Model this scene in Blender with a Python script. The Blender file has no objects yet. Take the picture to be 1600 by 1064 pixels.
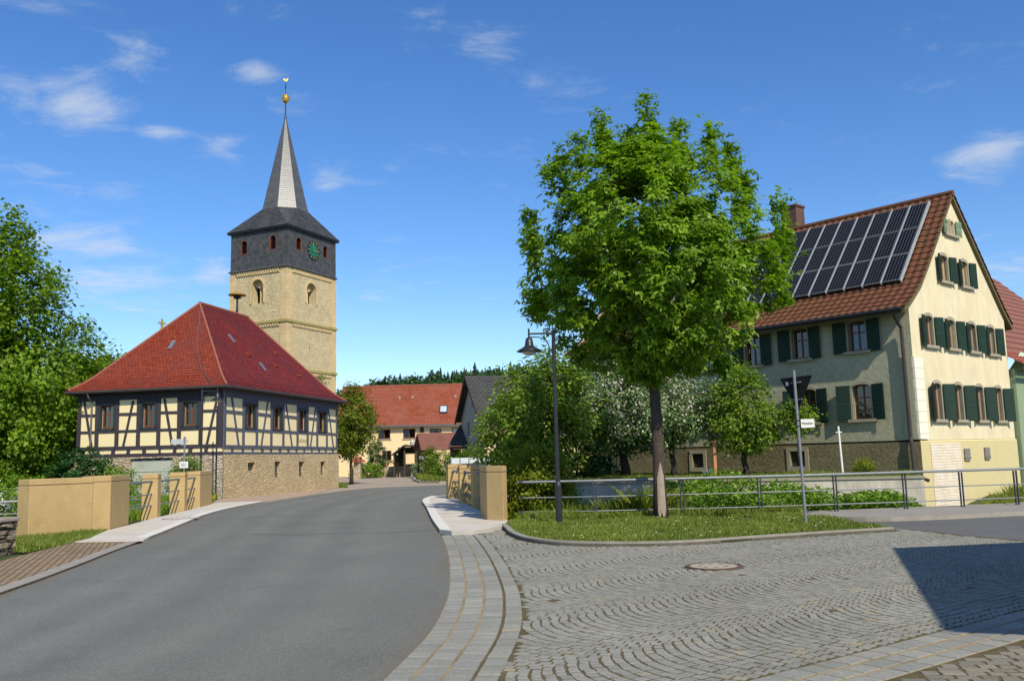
import bpy, math, random
import numpy as np
from math import sin, cos, tan, pi, radians, sqrt, atan2, floor
from mathutils import Vector, Matrix
from mathutils.geometry import tessellate_polygon

S = bpy.context.scene
COL = S.collection
rnd = random.Random(7)
RN = np.random.default_rng(11)

# ------------------------------------------------------------------ camera
F, PITCH, ROLL, EYE = 1400.0, radians(7.4), radians(1.47), 1.6
_rt = np.array([1, 0, 0.]); _fw = np.array([0, cos(PITCH), sin(PITCH)]); _up = np.array([0, -sin(PITCH), cos(PITCH)])
RT = cos(ROLL) * _rt - sin(ROLL) * _up
UP = sin(ROLL) * _rt + cos(ROLL) * _up
cam = bpy.data.cameras.new('camera'); co = bpy.data.objects.new('camera', cam); COL.objects.link(co)
cam.sensor_width = 36; cam.lens = 36 * F / 1600; cam.clip_start = .1; cam.clip_end = 4000
m = Matrix((tuple(RT), tuple(UP), tuple(-_fw))).transposed().to_4x4(); m.translation = (0, 0, EYE)
co.matrix_world = m
S.camera = co

# ------------------------------------------------------------------ world, sun, exposure
SUN_AZ, SUN_EL = radians(156.2), radians(43.5)
w = bpy.data.worlds.new('World'); S.world = w; w.use_nodes = True
nt = w.node_tree; nt.nodes.clear()
def N(tree, t, **k):
    n = tree.nodes.new(t)
    for a, b in k.items(): setattr(n, a, b)
    return n
out = N(nt, 'ShaderNodeOutputWorld'); bg = N(nt, 'ShaderNodeBackground'); bg.inputs[1].default_value = .078
sky = N(nt, 'ShaderNodeTexSky', sky_type='NISHITA', sun_disc=False, sun_elevation=SUN_EL, sun_rotation=SUN_AZ,
        altitude=300, air_density=1.0, dust_density=.3, ozone_density=3.5)
hs = N(nt, 'ShaderNodeHueSaturation'); hs.inputs['Saturation'].default_value = 1.24; hs.inputs['Value'].default_value = 2.15; hs.inputs['Hue'].default_value = .507
nt.links.new(sky.outputs[0], hs.inputs['Color'])
tc = N(nt, 'ShaderNodeTexCoord'); sep = N(nt, 'ShaderNodeSeparateXYZ'); nt.links.new(tc.outputs['Generated'], sep.inputs[0])
def WM(op, a, b=None, c=None, cl=False):
    n = N(nt, 'ShaderNodeMath', operation=op); n.use_clamp = cl
    for i, v in enumerate((a, b, c)):
        if v is None: continue
        if isinstance(v, (int, float)): n.inputs[i].default_value = v
        else: nt.links.new(v, n.inputs[i])
    return n.outputs[0]
dz = WM('ADD', WM('MAXIMUM', sep.outputs[2], 0.0), .09)
cx_, cy_ = WM('DIVIDE', sep.outputs[0], dz), WM('DIVIDE', sep.outputs[1], dz)
cmb = N(nt, 'ShaderNodeCombineXYZ'); nt.links.new(WM('MULTIPLY', cx_, .8), cmb.inputs[0]); nt.links.new(cy_, cmb.inputs[1])
n1 = N(nt, 'ShaderNodeTexNoise'); n1.inputs['Scale'].default_value = 4.2; n1.inputs['Detail'].default_value = 10; n1.inputs['Roughness'].default_value = .68; n1.inputs['Distortion'].default_value = .35
n2 = N(nt, 'ShaderNodeTexNoise'); n2.inputs['Scale'].default_value = .75; n2.inputs['Detail'].default_value = 3
nt.links.new(cmb.outputs[0], n1.inputs['Vector']); nt.links.new(cmb.outputs[0], n2.inputs['Vector'])
azm = WM('DIVIDE', sep.outputs[0], WM('MAXIMUM', sep.outputs[1], .05))          # left of the view gets the cloud banks
left = WM('MULTIPLY_ADD', azm, -.36, -.03, True)
def _dirpx(px, py): d = _fw + (px - 800) / F * RT - (py - 532) / F * UP; return d / np.linalg.norm(d)
blob = None
for (px, py, rad, amt) in ((130, 165, .085, .34), (25, 150, .06, .3), (215, 90, .055, .2), (250, 205, .045, .26), (345, 235, .045, .24), (405, 110, .04, .3), (60, 275, .07, .2), (190, 300, .045, .2), (120, 375, .1, .3), (210, 440, .1, .3), (330, 430, .07, .2), (45, 330, .07, .2), (510, 290, .04, .22), (770, 65, .06, .18), (600, 450, .05, .2), (1545, 245, .08, .36), (1580, 425, .06, .26), (1400, 260, .04, .12), (590, 130, .05, .12), (450, 20, .06, .16), (680, 440, .03, .16)):
    c_ = _dirpx(px, py); vm = N(nt, 'ShaderNodeVectorMath', operation='SUBTRACT'); nt.links.new(tc.outputs['Generated'], vm.inputs[0]); vm.inputs[1].default_value = tuple(c_)
    v2 = N(nt, 'ShaderNodeVectorMath', operation='MULTIPLY'); nt.links.new(vm.outputs[0], v2.inputs[0]); v2.inputs[1].default_value = (1, 1, 2.1)
    v3 = N(nt, 'ShaderNodeVectorMath', operation='LENGTH'); nt.links.new(v2.outputs[0], v3.inputs[0])
    r_ = N(nt, 'ShaderNodeMapRange'); r_.interpolation_type = 'SMOOTHSTEP'; nt.links.new(v3.outputs['Value'], r_.inputs[0]); r_.inputs[1].default_value = 0; r_.inputs[2].default_value = rad; r_.inputs[3].default_value = amt; r_.inputs[4].default_value = 0
    blob = r_.outputs[0] if blob is None else WM('MAXIMUM', blob, r_.outputs[0])
mk = WM('ADD', WM('ADD', n1.outputs[0], WM('MULTIPLY', n2.outputs[0], .2)), WM('ADD', WM('MULTIPLY', left, .16), WM('MULTIPLY', blob, .88)))
mr = N(nt, 'ShaderNodeMapRange'); mr.interpolation_type = 'SMOOTHSTEP'
nt.links.new(mk, mr.inputs[0]); mr.inputs[1].default_value = .655; mr.inputs[2].default_value = 1.04
cm = WM('MULTIPLY', mr.outputs[0], .62, None, True)
mx = N(nt, 'ShaderNodeMix', data_type='RGBA'); nt.links.new(cm, mx.inputs[0]); nt.links.new(hs.outputs[0], mx.inputs[6]); mx.inputs[7].default_value = (9.2, 9.8, 10.4, 1)
nt.links.new(mx.outputs[2], bg.inputs[0]); nt.links.new(bg.outputs[0], out.inputs[0])
sl = bpy.data.lights.new('sun', 'SUN'); sl.energy = 5.0; sl.angle = radians(.53); sl.color = (1, .925, .77)
so = bpy.data.objects.new('sun', sl); COL.objects.link(so)
sd = Vector((sin(SUN_AZ) * cos(SUN_EL), cos(SUN_AZ) * cos(SUN_EL), sin(SUN_EL)))
so.rotation_euler = sd.to_track_quat('Z', 'Y').to_euler(); so.location = (20, -30, 40)
S.view_settings.view_transform = 'Standard'; S.view_settings.look = 'None'; S.view_settings.exposure = 0; S.view_settings.gamma = 1
S.cycles.max_bounces = 5; S.cycles.transparent_max_bounces = 8; S.cycles.diffuse_bounces = 2

# ------------------------------------------------------------------ measuring helpers (photo pixel -> place in the world)
def ray(px, py): return _fw + (px - 800) / F * RT - (py - 532) / F * UP
def G(px, py, z=0):
    d = ray(px, py); t = (z - EYE) / d[2]; return (d[0] * t, d[1] * t)
def at(px, py, Y):
    d = ray(px, py); t = Y / d[1]; return (d[0] * t, Y, EYE + d[2] * t)

# ------------------------------------------------------------------ materials
MATS = {}
def nodes(name):
    mt = bpy.data.materials.new(name); mt.use_nodes = True; t = mt.node_tree
    return mt, t, t.nodes['Principled BSDF']
def c4(c): return (c[0], c[1], c[2], 1)
def vec(t, coord='UV', scale=(1, 1, 1), rot=0):
    a = N(t, 'ShaderNodeTexCoord'); mp = N(t, 'ShaderNodeMapping'); mp.inputs['Scale'].default_value = scale; mp.inputs['Rotation'].default_value = (0, 0, rot)
    t.links.new(a.outputs[coord], mp.inputs[0]); return mp.outputs[0]
def noise(t, v, scale, detail=5, rough=.6, dist=0):
    n = N(t, 'ShaderNodeTexNoise'); n.inputs['Scale'].default_value = scale; n.inputs['Detail'].default_value = detail
    n.inputs['Roughness'].default_value = rough; n.inputs['Distortion'].default_value = dist
    t.links.new(v, n.inputs['Vector']); return n.outputs[0]
def ramp(t, fac, stops):
    r = N(t, 'ShaderNodeValToRGB'); e = r.color_ramp.elements
    while len(e) < len(stops): e.new(.5)
    for i, (p, c) in enumerate(stops):
        e[i].position = p; e[i].color = c4(c) if not isinstance(c, float) else (c, c, c, 1)
    t.links.new(fac, r.inputs[0]); return r.outputs[0]
def mix(t, fac, a, b, mode='MIX'):
    n = N(t, 'ShaderNodeMix', data_type='RGBA', blend_type=mode)
    for s, v in ((0, fac), (6, a), (7, b)):
        if isinstance(v, (int, float)): n.inputs[s].default_value = v
        elif isinstance(v, tuple): n.inputs[s].default_value = c4(v)
        else: t.links.new(v, n.inputs[s])
    return n.outputs[2]
def mth(t, op, a, b=None, cl=False):
    n = N(t, 'ShaderNodeMath', operation=op); n.use_clamp = cl
    for i, v in enumerate((a, b)):
        if v is None: continue
        if isinstance(v, (int, float)): n.inputs[i].default_value = v
        else: t.links.new(v, n.inputs[i])
    return n.outputs[0]
def bump(t, h, strength, dist, bs):
    b = N(t, 'ShaderNodeBump'); b.inputs['Strength'].default_value = strength; b.inputs['Distance'].default_value = dist
    t.links.new(h, b.inputs['Height']); t.links.new(b.outputs[0], bs.inputs['Normal'])
def M(name, c1, c2=None, scale=3, rough=.8, bmp=0, bscale=40, coord='UV', metal=0, spec=None, stain=None, sscale=.6, fine=.25, streak=0):
    """noise-varied surface: two tones at `scale`, optional stains at `sscale`, fine grain and bump"""
    if name in MATS: return MATS[name]
    mt, t, bs = nodes(name); bs.inputs['Roughness'].default_value = rough; bs.inputs['Metallic'].default_value = metal
    bs.inputs['Specular IOR Level'].default_value = spec if spec is not None else (.2 if rough > .7 else .5)
    c2 = c2 or tuple(x * .8 for x in c1)
    v = vec(t, coord)
    col = ramp(t, noise(t, v, scale), [(.3, c1), (.7, c2)])
    if stain: col = mix(t, mth(t, 'MULTIPLY', ramp(t, noise(t, v, sscale, 6, .65), [(.5, 0.), (.72, 1.)]), .75), col, stain)
    if streak: col = mix(t, streak, col, ramp(t, noise(t, vec(t, coord, (2.2, .5, 1)), 1.3, 6, .65), [(.36, .6), (.64, 1.06)]), 'MULTIPLY')
    g = noise(t, v, bscale, 6, .7)
    col = mix(t, fine, col, ramp(t, g, [(.3, .25), (.7, 1.3)]), 'MULTIPLY')
    t.links.new(col, bs.inputs['Base Color'])
    if bmp: bump(t, g, .7, bmp, bs)
    MATS[name] = mt; return mt
def brickmat(name, c1, c2, mortar, bw, bh, ms=.008, rough=.8, rot=0, weather=None, wscale=.8, bmp=.01, off=.5, grain=.3, squash=1):
    mt, t, bs = nodes(name); bs.inputs['Roughness'].default_value = rough; bs.inputs['Specular IOR Level'].default_value = .5 if rough < .4 else .18
    v = vec(t, 'UV', rot=rot); b = N(t, 'ShaderNodeTexBrick'); b.offset = off
    wv = N(t, 'ShaderNodeMix', data_type='VECTOR'); wv.inputs[0].default_value = .012 if grain > .2 else 0.0
    nn = N(t, 'ShaderNodeTexNoise'); nn.inputs['Scale'].default_value = 3; t.links.new(v, nn.inputs['Vector'])
    t.links.new(v, wv.inputs[4]); t.links.new(nn.outputs[1], wv.inputs[5]); t.links.new(wv.outputs[1], b.inputs['Vector'])
    b.inputs['Color1'].default_value = c4(c1); b.inputs['Color2'].default_value = c4(c2); b.inputs['Mortar'].default_value = c4(mortar)
    b.inputs['Scale'].default_value = 1; b.inputs['Mortar Size'].default_value = ms; b.inputs['Brick Width'].default_value = bw; b.inputs['Row Height'].default_value = bh
    b.inputs['Mortar Smooth'].default_value = .3
    col = b.outputs[0]
    if weather: col = mix(t, mth(t, 'MULTIPLY', ramp(t, noise(t, v, wscale, 7, .7), [(.42, 0.), (.7, 1.)]), .8), col, weather)
    g = noise(t, v, 25, 5, .7)
    col = mix(t, grain, col, ramp(t, g, [(.3, .3), (.7, 1.35)]), 'MULTIPLY')
    t.links.new(col, bs.inputs['Base Color'])
    h = mth(t, 'SUBTRACT', mth(t, 'MULTIPLY', g, .4), b.outputs[1]); bump(t, h, .8, bmp, bs)
    MATS[name] = mt; return mt
def rubble(name, c1, c2, c3, mortar, scale=(2.6, 5.2, 1), edge=.05, bmp=.04):
    mt, t, bs = nodes(name); bs.inputs['Roughness'].default_value = .9
    v0 = vec(t, 'UV', scale); nz = N(t, 'ShaderNodeTexNoise'); nz.inputs['Scale'].default_value = 1.6; nz.inputs['Detail'].default_value = 4; t.links.new(v0, nz.inputs['Vector'])
    wv = N(t, 'ShaderNodeMix', data_type='VECTOR'); wv.inputs[0].default_value = .16; t.links.new(v0, wv.inputs[4]); t.links.new(nz.outputs[1], wv.inputs[5])
    a = N(t, 'ShaderNodeTexVoronoi', feature='F1'); b = N(t, 'ShaderNodeTexVoronoi', feature='DISTANCE_TO_EDGE')
    for x in (a, b): t.links.new(wv.outputs[1], x.inputs['Vector']); x.inputs['Scale'].default_value = 1
    sp = N(t, 'ShaderNodeSeparateColor'); t.links.new(a.outputs['Color'], sp.inputs[0])
    col = ramp(t, sp.outputs[0], [(0, c1), (.5, c2), (1, c3)])
    m_ = ramp(t, b.outputs[0], [(0, 1.), (edge * 2, 0.)])
    col = mix(t, m_, col, mortar)
    v = vec(t, 'UV'); g = noise(t, v, 14, 6, .7)
    col = mix(t, .45, col, ramp(t, g, [(.3, .35), (.7, 1.3)]), 'MULTIPLY')
    col = mix(t, .35, col, ramp(t, noise(t, v, .9, 4), [(.35, .6), (.65, 1.15)]), 'MULTIPLY')
    t.links.new(col, bs.inputs['Base Color'])
    h = mth(t, 'ADD', mth(t, 'MULTIPLY', ramp(t, b.outputs[0], [(0, 0.), (.22, 1.)]), 1.0), mth(t, 'MULTIPLY', g, .6)); bump(t, h, 1, bmp, bs)
    MATS[name] = mt; return mt
def leafmat(name, dark, light, trans=.35, third=None, rough=.5):
    mt, t, bs = nodes(name); bs.inputs['Roughness'].default_value = rough; bs.inputs['Specular IOR Level'].default_value = .35
    at_ = N(t, 'ShaderNodeAttribute', attribute_name='tint')
    st = [(0, dark), (.8, light)] + ([(.93, third)] if third else [(1, tuple(x * 1.15 for x in light))])
    col = ramp(t, at_.outputs['Fac'], st)
    t.links.new(col, bs.inputs['Base Color'])
    tr = N(t, 'ShaderNodeBsdfTranslucent'); t.links.new(mix(t, 1.0, col, (1.25, 1.35, .55), 'MULTIPLY'), tr.inputs[0])
    ms = N(t, 'ShaderNodeMixShader'); ms.inputs[0].default_value = trans
    t.links.new(bs.outputs[0], ms.inputs[1]); t.links.new(tr.outputs[0], ms.inputs[2])
    t.links.new(ms.outputs[0], t.nodes['Material Output'].inputs[0]); MATS[name] = mt; return mt
def tintmat(name, stops, rough=.9, grain=60, bmp=.004, spec=.12):
    mt, t, bs = nodes(name); bs.inputs['Roughness'].default_value = rough; bs.inputs['Specular IOR Level'].default_value = spec
    at_ = N(t, 'ShaderNodeAttribute', attribute_name='tint'); v = vec(t, 'Object')
    col = ramp(t, at_.outputs['Fac'], stops); g = noise(t, v, grain, 6, .75)
    col = mix(t, .5, col, ramp(t, g, [(.3, .45), (.7, 1.35)]), 'MULTIPLY')
    col = mix(t, .5, col, ramp(t, noise(t, v, .35, 4), [(.35, .75), (.65, 1.15)]), 'MULTIPLY')
    t.links.new(col, bs.inputs['Base Color']); bump(t, g, .6, bmp, bs); MATS[name] = mt; return mt
def glassmat():
    mt = bpy.data.materials.new('window_glass'); mt.use_nodes = True; t = mt.node_tree; t.nodes.clear()
    o = N(t, 'ShaderNodeOutputMaterial'); g = N(t, 'ShaderNodeBsdfGlossy'); g.inputs['Roughness'].default_value = .03
    tr = N(t, 'ShaderNodeBsdfTransparent'); tr.inputs[0].default_value = (.75, .8, .8, 1)
    fr = N(t, 'ShaderNodeFresnel'); fr.inputs[0].default_value = 1.5; ms = N(t, 'ShaderNodeMixShader')
    ad = N(t, 'ShaderNodeMath', operation='MULTIPLY_ADD'); ad.inputs[1].default_value = 1.2; ad.inputs[2].default_value = .04
    t.links.new(fr.outputs[0], ad.inputs[0]); t.links.new(ad.outputs[0], ms.inputs[0])
    t.links.new(tr.outputs[0], ms.inputs[1]); t.links.new(g.outputs[0], ms.inputs[2]); t.links.new(ms.outputs[0], o.inputs[0]); return mt
def solarmat():
    mt, t, bs = nodes('solar_cells'); bs.inputs['Roughness'].default_value = .4; bs.inputs['Specular IOR Level'].default_value = .12
    v = vec(t, 'UV', (9.4, 9.4, 9.4)); fr = N(t, 'ShaderNodeVectorMath', operation='FRACTION'); t.links.new(v, fr.inputs[0])
    sp = N(t, 'ShaderNodeSeparateXYZ'); t.links.new(fr.outputs[0], sp.inputs[0])
    a = mth(t, 'ABSOLUTE', mth(t, 'SUBTRACT', sp.outputs[0], .5)); b = mth(t, 'ABSOLUTE', mth(t, 'SUBTRACT', sp.outputs[1], .5))
    d = mth(t, 'LESS_THAN', mth(t, 'ADD', a, b), .17)
    t.links.new(mix(t, d, (.006, .007, .010), (.28, .29, .3)), bs.inputs['Base Color']); MATS['solar'] = mt; return mt

asphalt = M('asphalt', (.145, .146, .14), (.175, .175, .168), .35, .85, .006, 70, 'Object', fine=.75, stain=(.115, .117, .114), sscale=.22)
asphalt2 = M('asphalt_side', (.12, .12, .12), (.15, .148, .143), .6, .85, .004, 80, 'Object', fine=.4)
gravelm = M('yard_gravel', (.33, .275, .215), (.42, .355, .28), .5, .95, .01, 30, 'Object', fine=.35, stain=(.25, .21, .165))
soil = M('soil_and_grass', (.045, .075, .018), (.075, .095, .03), 1.2, .95, .03, 12, 'Object', stain=(.11, .09, .05))
lawnm = M('lawn_base', (.05, .12, .015), (.08, .15, .02), 2, .9, .02, 30, 'Object')
jointm = M('joint_sand', (.085, .065, .03), (.15, .118, .062), 3, .95, .006, 40, 'Object')
concm = M('pale_concrete', (.54, .49, .41), (.62, .57, .49), .8, .85, .003, 40, 'Object', stain=(.45, .4, .33), sscale=1.2)
kerbm = M('kerb_stone', (.27, .245, .2), (.35, .32, .27), 3, .85, .004, 50, 'Object')
parm = M('sandstone_render', (.50, .345, .15), (.58, .41, .19), .9, .88, .004, 35, 'UV', stain=(.42, .28, .12), sscale=1.3, fine=.35, streak=.16)
pavbrick = brickmat('brick_paving', (.27, .185, .105), (.34, .245, .15), (.09, .07, .04), .22, .11, .012, rot=1.2, weather=(.17, .125, .07), wscale=.7, bmp=.008, grain=.35)
cobm = tintmat('granite_cobble', [(0, (.24, .238, .2)), (.6, (.275, .272, .232)), (.97, (.295, .285, .235)), (1, (.34, .29, .2))], grain=45, bmp=.0015)
cobm2 = tintmat('granite_cobble_worn', [(0, (.17, .16, .125)), (.6, (.21, .195, .155)), (1, (.26, .235, .18))], grain=45, bmp=.0015)
paleslab = tintmat('granite_slab', [(0, (.245, .243, .212)), (.6, (.275, .27, .235)), (1, (.31, .3, .255))], grain=40, bmp=.0015)
cream = M('cream_plaster', (.80, .66, .36), (.84, .70, .40), .7, .9, .002, 30, fine=.08)
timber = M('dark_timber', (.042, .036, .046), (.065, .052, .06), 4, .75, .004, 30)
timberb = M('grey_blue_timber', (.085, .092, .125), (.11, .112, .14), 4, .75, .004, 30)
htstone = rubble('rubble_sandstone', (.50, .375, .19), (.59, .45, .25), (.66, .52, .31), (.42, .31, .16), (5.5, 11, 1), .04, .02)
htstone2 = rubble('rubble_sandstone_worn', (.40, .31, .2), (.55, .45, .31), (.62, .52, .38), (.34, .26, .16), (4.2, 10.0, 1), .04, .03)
drystone = rubble('dry_stone', (.25, .2, .14), (.4, .32, .22), (.5, .42, .28), (.03, .025, .02), (3.2, 6.0, 1), .07, .1)
tilered = brickmat('red_flat_tiles', (.25, .038, .018), (.37, .072, .032), (.07, .02, .015), .19, .17, .012, .65, weather=(.20, .06, .05), wscale=.5, bmp=.02)
tilered2 = brickmat('wine_red_flat_tiles', (.22, .026, .026), (.33, .05, .038), (.05, .012, .012), .19, .17, .012, .65, weather=(.12, .038, .04), wscale=.5, bmp=.02)
ridgem = M('ridge_tile_mortar', (.27, .07, .045), (.32, .14, .1), 5, .85, .01, 30)
slate = brickmat('slate', (.042, .045, .05), (.075, .079, .085), (.02, .02, .022), .3, .2, .012, .5, weather=(.1, .1, .098), wscale=.9, bmp=.012)
slatew = brickmat('slate_wall', (.045, .05, .058), (.085, .09, .098), (.025, .025, .028), .28, .22, .014, .6, rot=.35, weather=(.12, .12, .118), wscale=2.5, bmp=.014)
slates = brickmat('slate_spire', (.085, .088, .093), (.12, .123, .128), (.05, .05, .053), .3, .2, .008, .3, weather=(.13, .13, .128), wscale=.9, bmp=.006)
towst = rubble('tower_rubble', (.57, .455, .245), (.62, .505, .285), (.67, .56, .34), (.51, .40, .21), (4.0, 8.5, 1), .045, .018)
ashlar = brickmat('ashlar', (.64, .48, .25), (.72, .55, .31), (.5, .38, .2), .6, .35, .008, .85, weather=(.44, .32, .17), wscale=.6, bmp=.006)
mossst = M('mossy_stone', (.42, .34, .14), (.35, .3, .1), 3, .9, .02, 20, stain=(.3, .25, .04))
gold = M('gilded', (.72, .47, .09), (.6, .38, .06), 4, .35, metal=.7, coord='Object')
clockg = M('clock_green', (.0, .12, .07), (.0, .14, .085), 4, .5, coord='Object')
blackm = M('black_paint', (.012, .012, .013), (.02, .02, .02), 4, .5, coord='Object')
facadem = M('grey_roughcast', (.40, .385, .255), (.46, .44, .3), .5, .95, .02, 7, fine=.3, streak=.12)
gablem = M('cream_render', (.74, .63, .40), (.78, .68, .45), .5, .9, .005, 18, stain=(.64, .54, .34), sscale=.8, fine=.14, streak=.22)
plinthm = M('ochre_plinth', (.60, .50, .25), (.66, .56, .3), .6, .9, .004, 20, stain=(.5, .42, .22), fine=.1)
plinthr = M('dark_roughcast', (.19, .165, .09), (.25, .215, .12), .9, .95, .05, 9, stain=(.16, .1, .06), fine=.5)
quoinm = brickmat('quoin_render', (.84, .77, .60), (.87, .80, .64), (.6, .52, .36), 3.0, .33, .012, .9, bmp=.006, grain=.1)
doorbrk = brickmat('whitewashed_brick', (.76, .62, .45), (.83, .72, .56), (.62, .48, .33), .25, .085, .01, .9, weather=(.84, .78, .66), wscale=2, bmp=.01)
shutter = M('green_shutter', (.001, .022, .009), (.002, .03, .013), 2, .7, .002, 30)
shutlight = M('faded_green_shutter', (.16, .24, .14), (.2, .28, .17), 3, .7, .002, 30)
stonetrim = M('window_stone', (.33, .29, .2), (.4, .35, .26), 3, .85, .005, 25)
woodbr = M('brown_frame', (.14, .045, .02), (.2, .075, .035), 4, .55, .002, 30)
woodlt = M('light_wood_frame', (.42, .25, .12), (.5, .3, .15), 4, .6, .002, 30)
whitef = M('white_paint', (.75, .75, .72), (.8, .8, .77), 3, .5, fine=.08)
curtain = M('curtain', (.62, .62, .6), (.75, .75, .73), 6, .9, fine=.1)
curtblue = M('blue_curtain', (.06, .3, .6), (.08, .35, .7), 6, .9)
tilebr = M('brown_pantile', (.10, .042, .022), (.19, .072, .034), 3.4, .8, .012, 25, stain=(.11, .085, .035), sscale=1.6, fine=.5)
tilebr2 = M('red_brown_pantile', (.2, .085, .062), (.26, .115, .085), 1.5, .75, .01, 25)
tileor = brickmat('orange_tiles', (.29, .07, .032), (.38, .10, .048), (.16, .045, .028), .3, .34, .03, .75, weather=(.33, .13, .09), wscale=.35, bmp=.03)
tilegr = brickmat('grey_tiles', (.075, .072, .07), (.11, .105, .1), (.03, .03, .03), .3, .3, .03, .8, weather=(.09, .09, .075), wscale=.5, bmp=.03)
steel = M('galvanised_steel', (.2, .21, .22), (.26, .27, .28), 5, .6, metal=.3, coord='Object')
darksteel = M('dark_grey_steel', (.05, .055, .065), (.07, .075, .085), 5, .45, metal=.3, coord='Object')
lampm = M('lamp_grey_paint', (.03, .033, .038), (.045, .048, .055), 5, .38, metal=.4, coord='Object')
lampglass = M('lamp_glass', (.55, .52, .42), (.6, .57, .46), 4, .2, coord='Object')
zinc = M('zinc', (.17, .18, .19), (.22, .23, .24), 4, .45, metal=.6, coord='Object')
bark = M('bark', (.065, .05, .038), (.12, .095, .072), 2, .95, .05, 22, 'Object', fine=.85)
barkd = M('dark_bark', (.05, .04, .03), (.08, .065, .05), 2, .95, .02, 14, 'Object', fine=.5)
barkscar = M('bare_wood_scar', (.3, .24, .18), (.38, .31, .23), 5, .9, .01, 20, 'Object')
wallconc = M('stained_concrete_wall', (.55, .5, .41), (.63, .58, .48), 1.2, .9, .004, 25, stain=(.42, .37, .29), sscale=1.3, streak=.6)
yellowpl = M('yellow_plaster', (.78, .60, .34), (.82, .64, .38), .5, .9, .002, 20, fine=.06)
greypl = M('grey_plaster', (.30, .31, .29), (.35, .36, .33), .5, .9, .002, 20, fine=.1)
greenpl = M('mint_plaster', (.52, .68, .5), (.58, .73, .55), .6, .9, .002, 20, fine=.08)
greenpld = M('olive_green_plaster', (.24, .31, .19), (.29, .36, .22), .6, .9, .002, 20, fine=.1)
darkwood = M('weathered_planks', (.05, .04, .03), (.09, .07, .05), 3, .85, .01, 25)
gatem = M('grey_green_boards', (.42, .44, .36), (.5, .52, .43), 1.2, .85, .004, 30, stain=(.34, .35, .28), sscale=2)
iron = M('rusty_iron', (.09, .055, .04), (.13, .08, .055), 8, .7, .003, 60, 'Object')
terr = M('terracotta', (.5, .2, .1), (.55, .25, .13), 5, .85, coord='Object')
signback = M('sign_back', (.012, .014, .013), (.018, .02, .018), 4, .85, coord='Object')
whitesign = M('white_sign', (.7, .68, .64), (.74, .72, .68), 4, .5, coord='Object', fine=.05)
redpaint = M('red_car_paint', (.5, .01, .012), (.52, .012, .014), 4, .3, coord='Object', fine=.02)
rubber = M('rubber', (.02, .02, .02), None, 4, .8, coord='Object')
chimm = M('chimney_cladding', (.11, .06, .045), (.15, .085, .065), 2, .8, .008, 20)
glass = glassmat(); solar = solarmat()
L_maple = leafmat('maple_leaves', (.07, .15, .007), (.27, .42, .028), .42, rough=.42)
L_linden = leafmat('linden_leaves', (.07, .145, .006), (.22, .34, .018), .4)
L_street = leafmat('street_tree_leaves', (.08, .115, .008), (.19, .24, .015), .38)
L_bush = leafmat('bush_leaves', (.065, .135, .01), (.23, .34, .03), .4)
L_forsy = leafmat('shrub_leaves', (.08, .12, .008), (.28, .33, .02), .42)
L_blos = leafmat('blossom_leaves', (.06, .13, .03), (.13, .23, .06), .3, (.55, .53, .43))
L_ivy = leafmat('bramble_leaves', (.07, .16, .012), (.23, .36, .035), .34)
L_grass = leafmat('grass_blades', (.075, .13, .012), (.24, .28, .045), .3)
L_dand = leafmat('meadow_blades', (.06, .14, .01), (.16, .27, .03), .3, (.8, .62, .03))
L_fir = leafmat('fir_needles', (.006, .02, .014), (.014, .038, .022), .05)
L_wood = leafmat('woodland_leaves', (.018, .045, .01), (.05, .105, .018), .2)
L_thuja = leafmat('thuja_leaves', (.015, .06, .01), (.03, .1, .015), .15)
L_agave = leafmat('agave_leaves', (.1, .22, .2), (.18, .33, .3), .1)

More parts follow.
